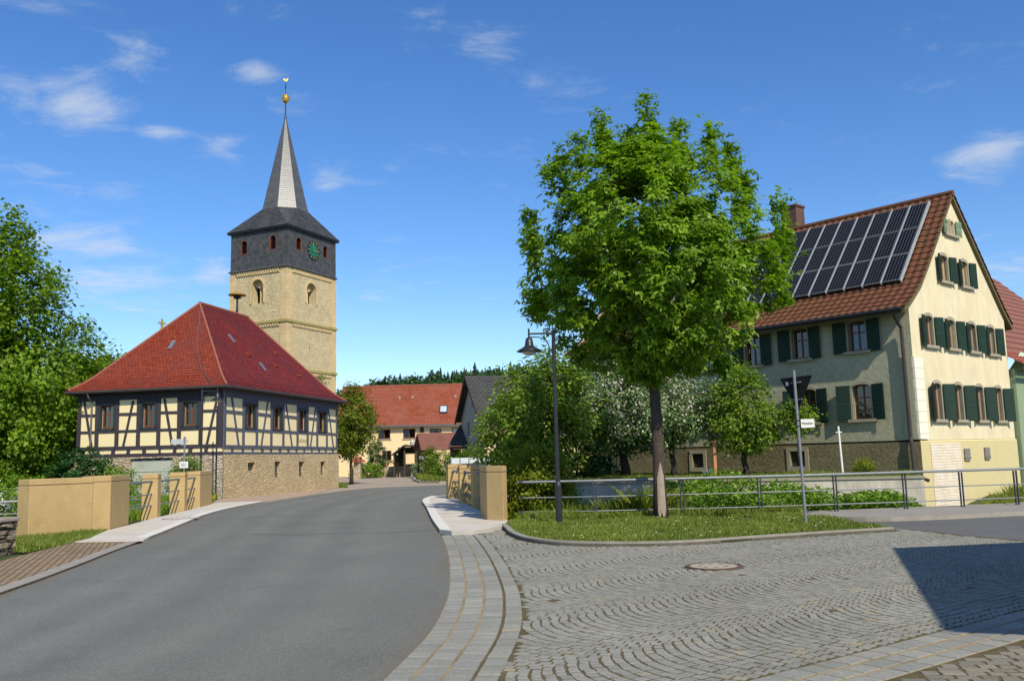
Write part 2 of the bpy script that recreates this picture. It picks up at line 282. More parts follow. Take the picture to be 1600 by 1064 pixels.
# ------------------------------------------------------------------ mesh helpers
class MB:
    def __init__(s): s.v = []; s.f = []; s.mi = []
    def add(s, pts, faces, mi=0):
        b = len(s.v); s.v += [tuple(p) for p in pts]; s.f += [tuple(i + b for i in f) for f in faces]; s.mi += [mi] * len(faces); return s
    def face(s, pts, mi=0): return s.add(pts, [tuple(range(len(pts)))], mi)
    def hexa(s, p, mi=0): return s.add(p, [(0, 3, 2, 1), (4, 5, 6, 7), (0, 1, 5, 4), (1, 2, 6, 5), (2, 3, 7, 6), (3, 0, 4, 7)], mi)
    def box(s, x0, y0, z0, x1, y1, z1, mi=0):
        return s.hexa([(x0, y0, z0), (x1, y0, z0), (x1, y1, z0), (x0, y1, z0), (x0, y0, z1), (x1, y0, z1), (x1, y1, z1), (x0, y1, z1)], mi)
    def fbox(s, Fn, a0, z0, d0, a1, z1, d1, mi=0):
        return s.hexa([Fn(a0, z0, d0), Fn(a1, z0, d0), Fn(a1, z0, d1), Fn(a0, z0, d1), Fn(a0, z1, d0), Fn(a1, z1, d0), Fn(a1, z1, d1), Fn(a0, z1, d1)], mi)
    def prism(s, poly, z0, z1, mi=0):
        n = len(poly); pts = [(x, y, z0) for x, y in poly] + [(x, y, z1) for x, y in poly]
        return s.add(pts, [tuple(range(n))[::-1], tuple(range(n, 2 * n))] + [(i, (i + 1) % n, n + (i + 1) % n, n + i) for i in range(n)], mi)
    def bar(s, p, q, w_, h_, mi=0, upv=(0, 0, 1)):
        p, q = Vector(p), Vector(q); d = (q - p).normalized(); u = Vector(upv)
        if abs(d.dot(u)) > .98: u = Vector((1, 0, 0))
        a = d.cross(u).normalized() * w_ / 2; b = a.cross(d).normalized() * h_ / 2
        return s.hexa([p - a - b, p + a - b, p + a + b, p - a + b, q - a - b, q + a - b, q + a + b, q - a + b], mi)
    def tube(s, pts, r, n=8, mi=0, cap=True):
        pts = [Vector(p) for p in pts]; rs = r if isinstance(r, (list, tuple)) else [r] * len(pts)
        ring = []
        pa = None
        for i, p in enumerate(pts):
            d = (pts[min(i + 1, len(pts) - 1)] - pts[max(i - 1, 0)]).normalized()
            if pa is None: pa = d.cross(Vector((0, 0, 1)) if abs(d.z) < .9 else Vector((1, 0, 0))).normalized()
            else: pa = (pa - d * pa.dot(d)).normalized()
            b = d.cross(pa)
            ring.append([p + (pa * cos(2 * pi * k / n) + b * sin(2 * pi * k / n)) * rs[i] for k in range(n)])
        v = [q for rg in ring for q in rg]; f = []
        for i in range(len(pts) - 1):
            for k in range(n): f.append((i * n + k, i * n + (k + 1) % n, (i + 1) * n + (k + 1) % n, (i + 1) * n + k))
        if cap: f += [tuple(range(n))[::-1], tuple(range((len(pts) - 1) * n, len(pts) * n))]
        return s.add(v, f, mi)
    def lathe(s, prof, n=20, c=(0, 0, 0), mi=0):
        v = []; f = []
        for r, z in prof: v += [(c[0] + r * cos(2 * pi * k / n), c[1] + r * sin(2 * pi * k / n), c[2] + z) for k in range(n)]
        for i in range(len(prof) - 1):
            for k in range(n): f.append((i * n + k, i * n + (k + 1) % n, (i + 1) * n + (k + 1) % n, (i + 1) * n + k))
        f += [tuple(range(n))[::-1], tuple(range((len(prof) - 1) * n, len(prof) * n))]
        return s.add(v, f, mi)
    def wall(s, Fn, outer, holes=(), depth=.25, mi=0, rmi=None):
        loops = [outer] + list(holes); flat = [p for l in loops for p in l]
        tri = tessellate_polygon([[Vector((a, z, 0)) for a, z in l] for l in loops])
        s.add([Fn(a, z, 0) for a, z in flat], [tuple(t) for t in tri], mi)
        for h in holes:
            for i in range(len(h)):
                p, q = h[i], h[(i + 1) % len(h)]
                s.face([Fn(p[0], p[1], 0), Fn(q[0], q[1], 0), Fn(q[0], q[1], depth), Fn(p[0], p[1], depth)], mi if rmi is None else rmi)
        return s
    def courses(s, Lc, Rc, rows, th=.03, nw=0, amp=0, mi=0):
        """roof slope laid in overlapping courses between two edge curves"""
        for i in range(rows):
            a0, b0, a1, b1 = [Vector(c(t)) for t in (i / rows, (i + 1) / rows) for c in (Lc, Rc)]
            n = (b0 - a0).cross(a1 - a0)
            if n.length < 1e-6: n = (b0 - a0).cross(b1 - a0)
            n.normalize()
            if n.z < 0: n = -n
            m_ = max(1, nw); lo, hi, un = [], [], []
            for k in range(m_ + 1):
                u = k / m_; wv = amp * (.5 + .5 * sin(k * pi / 2 + .6)) if nw else 0
                p, q = a0.lerp(b0, u), a1.lerp(b1, u)
                lo.append(p + n * (th + wv)); hi.append(q + n * (wv)); un.append(p + n * wv * .3)
            v = lo + hi + un; M_ = m_ + 1
            f = [(k, k + 1, M_ + k + 1, M_ + k) for k in range(m_)] + [(2 * M_ + k, 2 * M_ + k + 1, k + 1, k) for k in range(m_)]
            s.add(v, f, mi)
        return s
    def build(s, name, mats, parent=None, smooth=False, loc=None, bevel=0):
        me = bpy.data.meshes.new(name); me.from_pydata(s.v, [], s.f)
        mats = mats if isinstance(mats, (list, tuple)) else [mats]
        for m_ in mats: me.materials.append(m_)
        if len(mats) > 1: me.polygons.foreach_set('material_index', s.mi)
        return fin(me, name, parent, smooth, loc, bevel)
def autouv(me):
    nl = len(me.loops)
    if nl == 0: return
    co_ = np.empty(len(me.vertices) * 3); me.vertices.foreach_get('co', co_); co_ = co_.reshape(-1, 3)
    vi = np.empty(nl, int); me.loops.foreach_get('vertex_index', vi)
    nf = len(me.polygons); nn = np.empty(nf * 3); me.polygons.foreach_get('normal', nn); nn = nn.reshape(-1, 3)
    lt = np.empty(nf, int); me.polygons.foreach_get('loop_total', lt); fi = np.repeat(np.arange(nf), lt)
    n = nn[fi]; p = co_[vi]; n = np.where((n[:, 2:3] < 0), -n, n)
    t = np.stack([-n[:, 1], n[:, 0], np.zeros(nl)], 1); L = np.linalg.norm(t, axis=1); flat = L < .05
    t[flat] = (1, 0, 0); t /= np.linalg.norm(t, axis=1)[:, None]; b = np.cross(n, t)
    sgn = np.where((t[:, 0] + t[:, 1] * 1.3) < 0, -1, 1); u = (p * t).sum(1) * sgn; v = (p * b).sum(1)
    uv = me.uv_layers.new(name='UVMap'); uv.data.foreach_set('uv', np.stack([u, v], 1).ravel())
def fin(me, name, parent=None, smooth=False, loc=None, bevel=0):
    me.update(); autouv(me)
    me.polygons.foreach_set('use_smooth', [bool(smooth)] * len(me.polygons))
    o = bpy.data.objects.new(name, me); COL.objects.link(o)
    if parent is not None: o.parent = parent
    if loc is not None: o.location = loc
    if bevel:
        b = o.modifiers.new('b', 'BEVEL'); b.width = bevel; b.segments = 2; b.limit_method = 'ANGLE'
    return o
def npmesh(name, verts, faces, mat, tint=None, parent=None, smooth=False, mats=None):
    """verts (V,3), faces (Fc,k) as arrays"""
    me = bpy.data.meshes.new(name); nv, (nf, k) = len(verts), faces.shape
    me.vertices.add(nv); me.vertices.foreach_set('co', np.asarray(verts, float).ravel())
    me.loops.add(nf * k); me.loops.foreach_set('vertex_index', faces.ravel().astype(np.int32))
    me.polygons.add(nf); me.polygons.foreach_set('loop_start', np.arange(0, nf * k, k, dtype=np.int32)); me.polygons.foreach_set('loop_total', np.full(nf, k, dtype=np.int32))
    me.update(calc_edges=True); me.materials.append(mat)
    if tint is not None:
        a = me.attributes.new('tint', 'FLOAT', 'POINT'); a.data.foreach_set('value', np.asarray(tint, np.float32))
    me.polygons.foreach_set('use_smooth', [bool(smooth)] * nf)
    o = bpy.data.objects.new(name, me); COL.objects.link(o)
    if parent is not None: o.parent = parent
    return o
def tag(o, label=None, cat=None, group=None, kind=None):
    if label: o['label'] = label
    if cat: o['category'] = cat
    if group: o['group'] = group
    if kind: o['kind'] = kind
    return o
def thing(name, label, cat, loc=(0, 0, 0), a=None, rz=0, group=None):
    o = bpy.data.objects.new(name, None); COL.objects.link(o); o.location = loc; o.empty_display_size = .3
    o.rotation_euler = (0, 0, radians(90 - a) if a is not None else rz); return tag(o, label, cat, group)
def struct(name, mb, mat, label=None): return tag(mb.build(name, mat), label or name.replace('_', ' '), name.replace('_', ' ').split('.')[0], kind='structure')
def copy_tree(o, parent=None):
    c = o.copy(); COL.objects.link(c)
    if parent is not None: c.parent = parent; c.matrix_parent_inverse = o.matrix_parent_inverse
    for ch in list(o.children): copy_tree(ch, c)
    return c
def inpoly(P, poly):
    x, y = P[:, 0], P[:, 1]; r = np.zeros(len(P), bool); n = len(poly); j = n - 1
    for i in range(n):
        xi, yi = poly[i]; xj, yj = poly[j]
        r ^= ((yi > y) != (yj > y)) & (x < (xj - xi) * (y - yi) / (yj - yi + 1e-12) + xi); j = i
    return r
def smooth_line(P, n=6):
    P = [np.array(p, float) for p in P]; Q = [2 * P[0] - P[1]] + P + [2 * P[-1] - P[-2]]; o = []
    for i in range(1, len(Q) - 2):
        p0, p1, p2, p3 = Q[i - 1:i + 3]
        for k in range(n):
            t = k / n; o.append(.5 * ((2 * p1) + (-p0 + p2) * t + (2 * p0 - 5 * p1 + 4 * p2 - p3) * t * t + (-p0 + 3 * p1 - 3 * p2 + p3) * t ** 3))
    return o + [P[-1]]
def offset_line(P, d):
    P = [np.array(p, float) for p in P]; o = []
    for i, p in enumerate(P):
        t = P[min(i + 1, len(P) - 1)] - P[max(i - 1, 0)]; t /= np.hypot(*t); o.append(p + np.array([t[1], -t[0]]) * d)   # +d = to the right of travel
    return o
def sheet(name, poly, z, mat, label=None, th=None):
    mb = MB(); poly = [tuple(p) for p in poly]
    tri = tessellate_polygon([[Vector((x, y, 0)) for x, y in poly]])
    mb.add([(x, y, z) for x, y in poly], [tuple(t) for t in tri])
    if th:
        n = len(poly)
        for i in range(n): mb.face([(*poly[i], z - th), (*poly[(i + 1) % n], z - th), (*poly[(i + 1) % n], z), (*poly[i], z)])
    me = bpy.data.meshes.new(name); me.from_pydata(mb.v, [], mb.f); me.materials.append(mat); me.update()
    for p in me.polygons[:len(tri)]:
        if p.normal.z < 0: p.flip()
    return tag(fin(me, name), label or name.replace('_', ' '), 'ground', kind='structure')
def strip_solid(name, P, d0, d1, z0, z1, mat, label):
    A, B = offset_line(P, d0), offset_line(P, d1); mb = MB()
    for i in range(len(P) - 1):
        mb.hexa([(*A[i], z0), (*B[i], z0), (*B[i + 1], z0), (*A[i + 1], z0), (*A[i], z1), (*B[i], z1), (*B[i + 1], z1), (*A[i + 1], z1)])
    return tag(mb.build(name, mat), label, 'kerb', kind='structure')

# ------------------------------------------------------------------ STRUCTURE: ground, hills, roads
def sstep(a, b, x): t = np.clip((x - a) / (b - a), 0, 1); return t * t * (3 - 2 * t)
def gz(x, y):
    x, y = np.asarray(x, float), np.asarray(y, float)
    d1 = sstep(.3, 1.6, x) * sstep(22.2, 23.6, y + 0 * x) * (1 - sstep(27.5, 30, y))
    d2 = (1 - sstep(-13.2, -11.9, x)) * sstep(19.5, 22, y) * (1 - sstep(34, 41, y))
    return -.03 - .5 * d1 - .35 * d2
xs = np.unique(np.concatenate([np.linspace(-900, -60, 22), np.arange(-60, 60.1, 1.0), np.linspace(60, 900, 22)]))
ys = np.unique(np.concatenate([np.linspace(-300, -20, 8), np.arange(-20, 130.1, 1.0), np.linspace(130, 1200, 24)]))
X, Y = np.meshgrid(xs, ys, indexing='ij'); Z = gz(X, Y); nx, ny = len(xs), len(ys)
idx = np.arange(nx * ny).reshape(nx, ny)
fc = np.stack([idx[:-1, :-1].ravel(), idx[1:, :-1].ravel(), idx[1:, 1:].ravel(), idx[:-1, 1:].ravel()], 1)
tag(npmesh('ground', np.stack([X.ravel(), Y.ravel(), Z.ravel()], 1), fc, soil, smooth=True), 'grassy ground', 'ground', kind='structure')

def hillz(x, y):
    r = sstep(190, 520, y) * (1 - .0 * x)
    ridge = 42 + 12 * np.exp(-((x + 190) / 120) ** 2) + 4 * np.sin(x / 60.) - 14 * np.exp(-((x + 98) / 28) ** 2)
    return -2 + r * ridge
hx, hy = np.linspace(-620, 620, 90), np.linspace(185, 640, 40)
X, Y = np.meshgrid(hx, hy, indexing='ij'); Z = hillz(X, Y) - 40 * sstep(560, 640, Y)
idx = np.arange(90 * 40).reshape(90, 40); fc = np.stack([idx[:-1, :-1].ravel(), idx[1:, :-1].ravel(), idx[1:, 1:].ravel(), idx[:-1, 1:].ravel()], 1)
vine = M('vineyard_green', (.13, .19, .05), (.19, .25, .08), .02, .95, 0, .3, 'Object', stain=(.1, .16, .04), sscale=.01)
tag(npmesh('hills', np.stack([X.ravel(), Y.ravel(), Z.ravel()], 1), fc, vine, smooth=True), 'green hillside behind the village', 'hill', kind='structure')

Ledge = [(-4.6, -8), (-5.6, 4), (-6.68, 11.86), (-7.2, 15.0), (-7.67, 17.44), (-8.27, 20.95), (-9.07, 24.97), (-9.7, 28.1), (-10.2, 32), (-10.35, 36.1), (-10.1, 42), (-9.5, 49), (-8.6, 53.2), (-6.9, 54.3), (-4.2, 55.7), (4, 58.5), (22, 63)]
Redge = [(-1.6, -8), (-1.35, 3), (-1.0, 6.81), (-.83, 8.6), (-.82, 10.5), (-.91, 12.2), (-1.14, 15.05), (-1.57, 18.99), (-2.18, 23.48), (-2.9, 29.3), (-3.5, 34.0), (-3.55, 37), (-3.1, 40.2), (-1.6, 43.5), (2, 47), (8, 50), (22, 55)]
LE, RE = smooth_line(Ledge, 5), smooth_line(Redge, 5)
sheet('yard', [(-13.4, 36.3), (-10, 34), (-3.3, 33.5), (0, 36), (30, 45), (34, 119), (-34, 119), (-16, 66), (-12.6, 58), (-10.6, 56.2)], .0, gravelm, 'pale gravel yard beyond the bend')
def resamp(P, n):
    P = np.array([np.array(p, float) for p in P]); s_ = np.concatenate([[0], np.cumsum(np.hypot(*np.diff(P, axis=0).T))]); u = np.linspace(0, s_[-1], n)
    return np.stack([np.interp(u, s_, P[:, 0]), np.interp(u, s_, P[:, 1])], 1)
NL, NA = 120, 24; A1, A2 = resamp(LE, NL), resamp(RE, NL); uu = np.linspace(0, 1, NA)
Vr = A1[:, None] + (A2 - A1)[:, None] * uu[None, :, None]; Vr = np.concatenate([Vr, np.full((NL, NA, 1), .006)], 2).reshape(-1, 3); ix = np.arange(NL * NA).reshape(NL, NA)
Fr = np.stack([ix[:-1, :-1].ravel(), ix[:-1, 1:].ravel(), ix[1:, 1:].ravel(), ix[1:, :-1].ravel()], 1)
mt_, t_, b_ = nodes('worn_asphalt'); b_.inputs['Roughness'].default_value = .82; b_.inputs['Specular IOR Level'].default_value = .3; v_ = vec(t_, 'Object')
at_ = N(t_, 'ShaderNodeAttribute', attribute_name='tint'); ac = at_.outputs['Fac']; wob = mth(t_, 'MULTIPLY', mth(t_, 'SUBTRACT', noise(t_, v_, .5, 4), .5), .12); acw = mth(t_, 'ADD', ac, wob)
base_ = ramp(t_, noise(t_, v_, .3, 6, .65), [(.3, (.14, .141, .118)), (.7, (.172, .171, .146))])
track = ramp(t_, acw, [(0, 1.0), (.12, 1.0), (.2, 1.12), (.29, .97), (.36, 1.12), (.47, .92), (.6, 1.12), (.68, .97), (.78, 1.1), (.9, 1.0)])
c_ = mix(t_, 1.0, base_, track, 'MULTIPLY')
edge_ = ramp(t_, acw, [(0, 1.), (.035, 0.), (.965, 0.), (1, 1.)]); c_ = mix(t_, mth(t_, 'MULTIPLY', edge_, .6), c_, (.17, .14, .1))
c_ = mix(t_, mth(t_, 'MULTIPLY', ramp(t_, noise(t_, v_, 1.1, 7, .75), [(.56, 0.), (.66, 1.)]), .3), c_, (.095, .097, .092))
g_ = noise(t_, v_, 75, 4, .8); c_ = mix(t_, .8, c_, ramp(t_, g_, [(.32, .3), (.68, 1.6)]), 'MULTIPLY'); t_.links.new(c_, b_.inputs['Base Color']); bump(t_, g_, .8, .006, b_)
rd_ = npmesh('road', Vr, Fr, mt_, np.tile(uu, NL)); tag(rd_, 'grey asphalt village road', 'road', kind='structure')
cr = [G(*p) for p in ((560, 741), (600, 743), (650, 744.5), (700, 744), (700, 739.5), (620, 738.5), (555, 738))]
sheet('lane', [(-19.5, 100), (-13, 98), (-8, 94), (-2, 96), (-2, 108), (-10, 110), (-20, 113)], .012, asphalt2, 'grey lane in front of the yellow farmhouse')

mb = MB()
def crack(P, w_=.012, z=.0085):
    q = smooth_line(P, 8); q = [np.array(p) + RN.normal(0, .012, 2) for p in q]
    for i in range(len(q) - 1):
        t = q[i + 1] - q[i]; t /= np.hypot(*t); n = np.array([-t[1], t[0]]) * w_ * RN.uniform(.5, 1.4); mb.face([(*(q[i] - n), z), (*(q[i + 1] - n), z), (*(q[i + 1] + n), z), (*(q[i] + n), z)])
crack([G(*p) for p in ((385, 834), (470, 836), (520, 834), (600, 833), (685, 828))], .02); crack([G(*p) for p in ((395, 782), (440, 778), (500, 772), (560, 768))], .02)

tag(mb.build('road_cracks', M('bitumen', (.045, .045, .045), None, 4, .7, coord='Object')), 'thin tarred cracks in the asphalt', 'road', kind='structure')
# plaza
vk = smooth_line([(-.35, 20.9), (-.26, 20.0), (-.13, 18.7), (.2, 17.3), (.95, 16.3), (2.64, 15.85), (4.5, 16.5), (5.87, 17.02), (6.9, 17.35), (7.2, 17.45)], 6)
plaza = [(-1.0, 4.2)] + [tuple(p) for p in RE if 5 < p[1] < 19.1] + [(-.4, 19.6)] + [tuple(p) for p in vk[3:]] + [(7.61, 18.04), (7.97, 16.47), (8.43, 15.23), (9.6, 13.0), (14, 8), (14, 2), (0, 3)]
sheet('plaza', plaza, .0075, jointm, 'cobbled plaza bedding')
sroad = [(7.3, 17.5), (7.05, 19.0), (7.1, 20.6), (7.5, 20.3), (8.15, 19.79), (9.71, 20.01), (11.36, 20.44), (40, 24), (40, 10), (14, 8), (9.6, 13.0), (8.43, 15.23), (7.97, 16.47), (7.61, 18.04)]
sheet('side_road', sroad, .009, asphalt2, 'grey side road')
swr = smooth_line([(6.6, 21.3), (7.0, 20.75), (7.4, 20.3), (8.15, 19.95), (9.71, 20.15), (11.36, 20.58), (16, 21.2), (40, 25)], 4)
pavR = [tuple(p) for p in swr] + [(40, 28), (13.1, 23.9), (12.61, 23.3), (9.6, 22.75), (7.2, 22.2), (6.6, 21.6)]
sheet('pavement_right', pavR, .09, M('gravelly_pavement', (.27, .25, .22), (.34, .31, .27), 1.5, .9, .006, 45, 'Object', fine=.45), 'gravelly pavement beside the railing', .12)
strip_solid('kerb_right', [tuple(p) for p in swr[4:]], -.0, .14, -.05, .10, kerbm, 'grey kerb of the side road')
concR = [(-1.38, 19.3)] + [tuple(offset_line(RE, .0)[i]) for i in range(len(RE)) if 19.4 < RE[i][1] < 38.2] + [(-2.6, 38.2), (-2.4, 35.6), (-.7, 24), (-.2, 22.0), (-.32, 20.6), (-.9, 19.15)]
sheet('bridge_pavement_right', concR, .085, concm, 'pale concrete bridge pavement', .12)
strip_solid('bridge_kerb_right', [tuple(p) for p in RE if 19.2 < p[1] < 38.2], .0, .24, -.05, .09, M('pale_kerb', (.66, .62, .54), (.72, .68, .6), 2, .8, .003, 40, 'Object'), 'pale concrete kerb slab on the right of the bridge')
# left pavement
pl_in = [tuple(p) for p in LE if 2 < p[1] < 19.6]
sheet('brick_pavement', pl_in + [(-7.9, 19.3), (-9.45, 19.45), (-9.25, 17.6), (-9.0, 15.9), (-8.6, 13.2), (-8.2, 10), (-7.6, 4), (-6.8, 2)], .035, pavbrick, 'brown brick pavement', .1)
pc = [tuple(p) for p in LE if 19.6 <= p[1] < 37.2]
sheet('bridge_pavement_left', [(-7.9, 19.3)] + pc + [(-10.6, 37.6), (-12.2, 37.2), (-12.1, 35.9), (-11.3, 31), (-10.9, 27.5), (-10.4, 24.5), (-10.15, 22.7), (-9.45, 19.45)], .06, concm, 'pale concrete bridge pavement', .12)
strip_solid('kerb_left', [tuple(p) for p in LE if 2 < p[1] < 20.2], -.24, .0, -.05, .042, kerbm, 'grey kerb beside the brick pavement')
strip_solid('bridge_kerb_left', [tuple(p) for p in LE if 20 < p[1] < 37.5], -.26, .0, -.05, .064, MATS['pale_kerb'], 'pale kerb on the left of the bridge')
sheet('verge', [tuple(p) for p in vk] + [(7.25, 17.6), (7.0, 18.9), (7.15, 20.2), (6.7, 21.2), (6.9, 22.1), (5.1, 22.1), (0.2, 22.2), (-.3, 21.9)], .055, soil, 'grass verge soil', .1)
strip_solid('verge_kerb', [tuple(p) for p in vk], -.13, .0, -.05, .085, kerbm, 'worn stone kerb round the verge')
strip_solid('bank_edging', [(.0, 22.15), (5.2, 22.0), (9.6, 22.75), (12.7, 23.35)], -.07, .07, -.3, .1, kerbm, 'concrete edging under the railing')
sheet('house_verge_left', [(-13.5, 36.8), (-10.6, 37.4), (-10.3, 41), (-10.1, 44), (-10.9, 55.4), (-13.6, 42)], .02, M('pinkish_paving', (.38, .28, .2), (.44, .33, .24), .9, .9, .004, 40, 'Object', stain=(.3, .24, .17)), 'narrow dusty pavement beside the half-timbered house', .05)

# cobbles as real stones
def stones(name, C, T, W, H, mat, label, z0=-.02, z1=.011, parent=None, jit=.10):
    """C centres (n,2), T unit tangents, W,H full sizes"""
    n = len(C); P_ = np.stack([-T[:, 1], T[:, 0]], 1); V = np.zeros((n, 8, 3))
    hz = z1 + RN.normal(0, .0012, n)
    for k, (a, b) in enumerate(((-1, -1), (1, -1), (1, 1), (-1, 1))):
        j = 1 + RN.uniform(-jit, jit, (n, 2))
        base = C + T * (a * W / 2 * j[:, 0])[:, None] + P_ * (b * H / 2 * j[:, 1])[:, None]
        top = C + T * (a * (W / 2 * j[:, 0] - .006))[:, None] + P_ * (b * (H / 2 * j[:, 1] - .006))[:, None]
        V[:, k, :2] = base; V[:, k, 2] = z0 + .012; V[:, 4 + k, :2] = top; V[:, 4 + k, 2] = hz + RN.normal(0, .0006, n)
    f = np.array([(4, 5, 6, 7), (0, 1, 5, 4), (1, 2, 6, 5), (2, 3, 7, 6), (3, 0, 4, 7)])
    Fc = (np.arange(n)[:, None, None] * 8 + f[None]).reshape(-1, 4)
    return tag(npmesh(name, V.reshape(-1, 3), Fc, mat, np.repeat(RN.random(n), 8)), label, 'paving', kind='structure')
def row_along(P, d0, d1, ln, gap=.014):
    Q = [np.array(p) for p in offset_line(P, (d0 + d1) / 2)]; C, T, W = [], [], []; carry = RN.random() * ln
    seg = [np.hypot(*(Q[i + 1] - Q[i])) for i in range(len(Q) - 1)]; tot = sum(seg); s_ = carry; cum = np.concatenate([[0], np.cumsum(seg)])
    while s_ < tot:
        l = ln * rnd.uniform(.75, 1.25); c = min(s_ + l / 2, tot - 1e-6); i = min(np.searchsorted(cum, c) - 1, len(seg) - 1); i = max(i, 0)
        t = (Q[i + 1] - Q[i]) / seg[i]; C.append(Q[i] + t * (c - cum[i])); T.append(t); W.append(l - gap); s_ += l
    n = len(C); return np.array(C), np.array(T), np.array(W), np.full(n, d1 - d0 - gap)
ax = np.array([.808, .589]); pp = np.array([-ax[1], ax[0]]); Wd = 1.6; R_ = Wd / sqrt(2); st = .116
RP = [tuple(p) for p in RE if 3 < p[1] < 19.3]
inner = offset_line(RP, .86)
S0, S1 = np.array([1.45, 6.42]), np.array([3.74, 8.1]); sdir = (S1 - S0) / np.hypot(*(S1 - S0)); snorm = np.array([-sdir[1], sdir[0]])
CC, TT, WW, HH = [], [], [], []
nth = 16
for k in range(-16, 16):
    for j in range(-60, 190):
        base = ax * (j * st + (k % 2) * .05) + pp * (k * Wd)
        th = (np.arange(nth) + .5 + RN.uniform(-.12, .12) + (j % 2) * .5 * 0) / nth * (pi / 2) - pi / 4
        pc_ = base + R_ * (-ax[None] * np.cos(th)[:, None] + pp[None] * np.sin(th)[:, None])
        tn = ax[None] * np.sin(th)[:, None] + pp[None] * np.cos(th)[:, None]
        CC.append(pc_); TT.append(tn); WW.append(np.full(nth, R_ * (pi / 2) / nth - .011)); HH.append(st * np.cos(th) - .009)
CC, TT, WW, HH = map(np.concatenate, (CC, TT, WW, HH))
CC = CC + RN.normal(0, .004, CC.shape)
inn = [tuple(p) for p in inner] + [tuple(p) for p in offset_line(vk, .06)[4:]] + [(7.5, 18.0), (7.85, 16.4), (8.3, 15.15), (9.4, 13.0), (14, 8), (14, 2)]
ok = inpoly(CC, inn) & (((CC - S0) @ snorm) > .04) & (CC[:, 1] > 5.2) & (CC[:, 0] < 12) & (((CC - np.array([2.74, 12.85])) ** 2).sum(1) > .44 ** 2)
stones('cobbles', CC[ok], TT[ok], WW[ok], HH[ok], cobm, 'grey granite cobbles laid in arcs')
RPs = [tuple(p) for p in RE if 4.5 < p[1] < 19.2]
jm2 = M('ochre_joint', (.27, .21, .115), (.34, .27, .16), 3, .95, .004, 40, 'Object', stain=(.14, .11, .055), sscale=.9)
sheet('border_bedding', [tuple(p) for p in offset_line(RPs, 0)] + [tuple(p) for p in offset_line(RPs, .64)][::-1], .0092, jm2, 'ochre mortar bed of the border setts')
for i_, (d0, d1, ln) in enumerate(((.0, .2, .17), (.205, .425, .22), (.43, .65, .22), (.66, .85, .12))):
    C_, T_, W_, H_ = row_along(RPs, d0, d1, ln)
    stones('cobble_border', C_, T_, W_, H_, paleslab if i_ < 3 else cobm, 'rows of larger granite setts edging the asphalt', z1=.015, jit=.04)
SL = [tuple(S0 - sdir * 2), tuple(S0 + sdir * 14)]
_n = -snorm; sheet('strip_bedding', [tuple(S0 - sdir * 2 + _n * .02), tuple(S0 + sdir * 14 + _n * .02), tuple(S0 + sdir * 14 + _n * .62), tuple(S0 - sdir * 2 + _n * .62)], .0097, jm2, 'ochre mortar bed of the straight strip')
for d0, d1, ln in ((.0, .21, .23), (.23, .42, .26), (.44, .62, .3)):
    C_, T_, W_, H_ = row_along(SL, d0, d1, ln); stones('drain_strip', C_, T_, W_, H_, paleslab, 'straight strip of larger setts across the plaza', z1=.015, jit=.05)
# running bond beyond the strip
rx = np.array([.985, -.17]); ry = np.array([.17, .985]); A_, B_, W2 = [], [], []
for j in range(-40, 90):
    x_ = -3 + rnd.random() * .15
    while x_ < 14:
        l = rnd.uniform(.12, .2); A_.append(np.array([2.0, 4.5]) + rx * (x_ + l / 2) + ry * j * .112); B_.append(rx); W2.append(l - .014); x_ += l
A_, B_, W2 = np.array(A_), np.array(B_), np.array(W2); dd = (A_ - S0) @ snorm
ok = (dd < -.68) & (A_[:, 1] > 4.6) & (A_[:, 0] < 12) & (A_[:, 0] > .2) & (A_[:, 1] < 16) & inpoly(A_, [(0, 4), (14, 4), (14, 9), (9.4, 13), (8.3, 15), (0, 12)])
stones('cobbles_straight', A_[ok], B_[ok], W2[ok], np.full(ok.sum(), .1), cobm2, 'brownish cobbles laid in straight rows')

# garden lawn behind retaining wall
sheet('lawn', [(1.2, 28.75), (2.9, 28.72), (11.75, 26.62), (12.3, 27.2), (2.7, 38), (1.0, 37)], .78, lawnm, 'garden lawn above the retaining wall', 1.4)

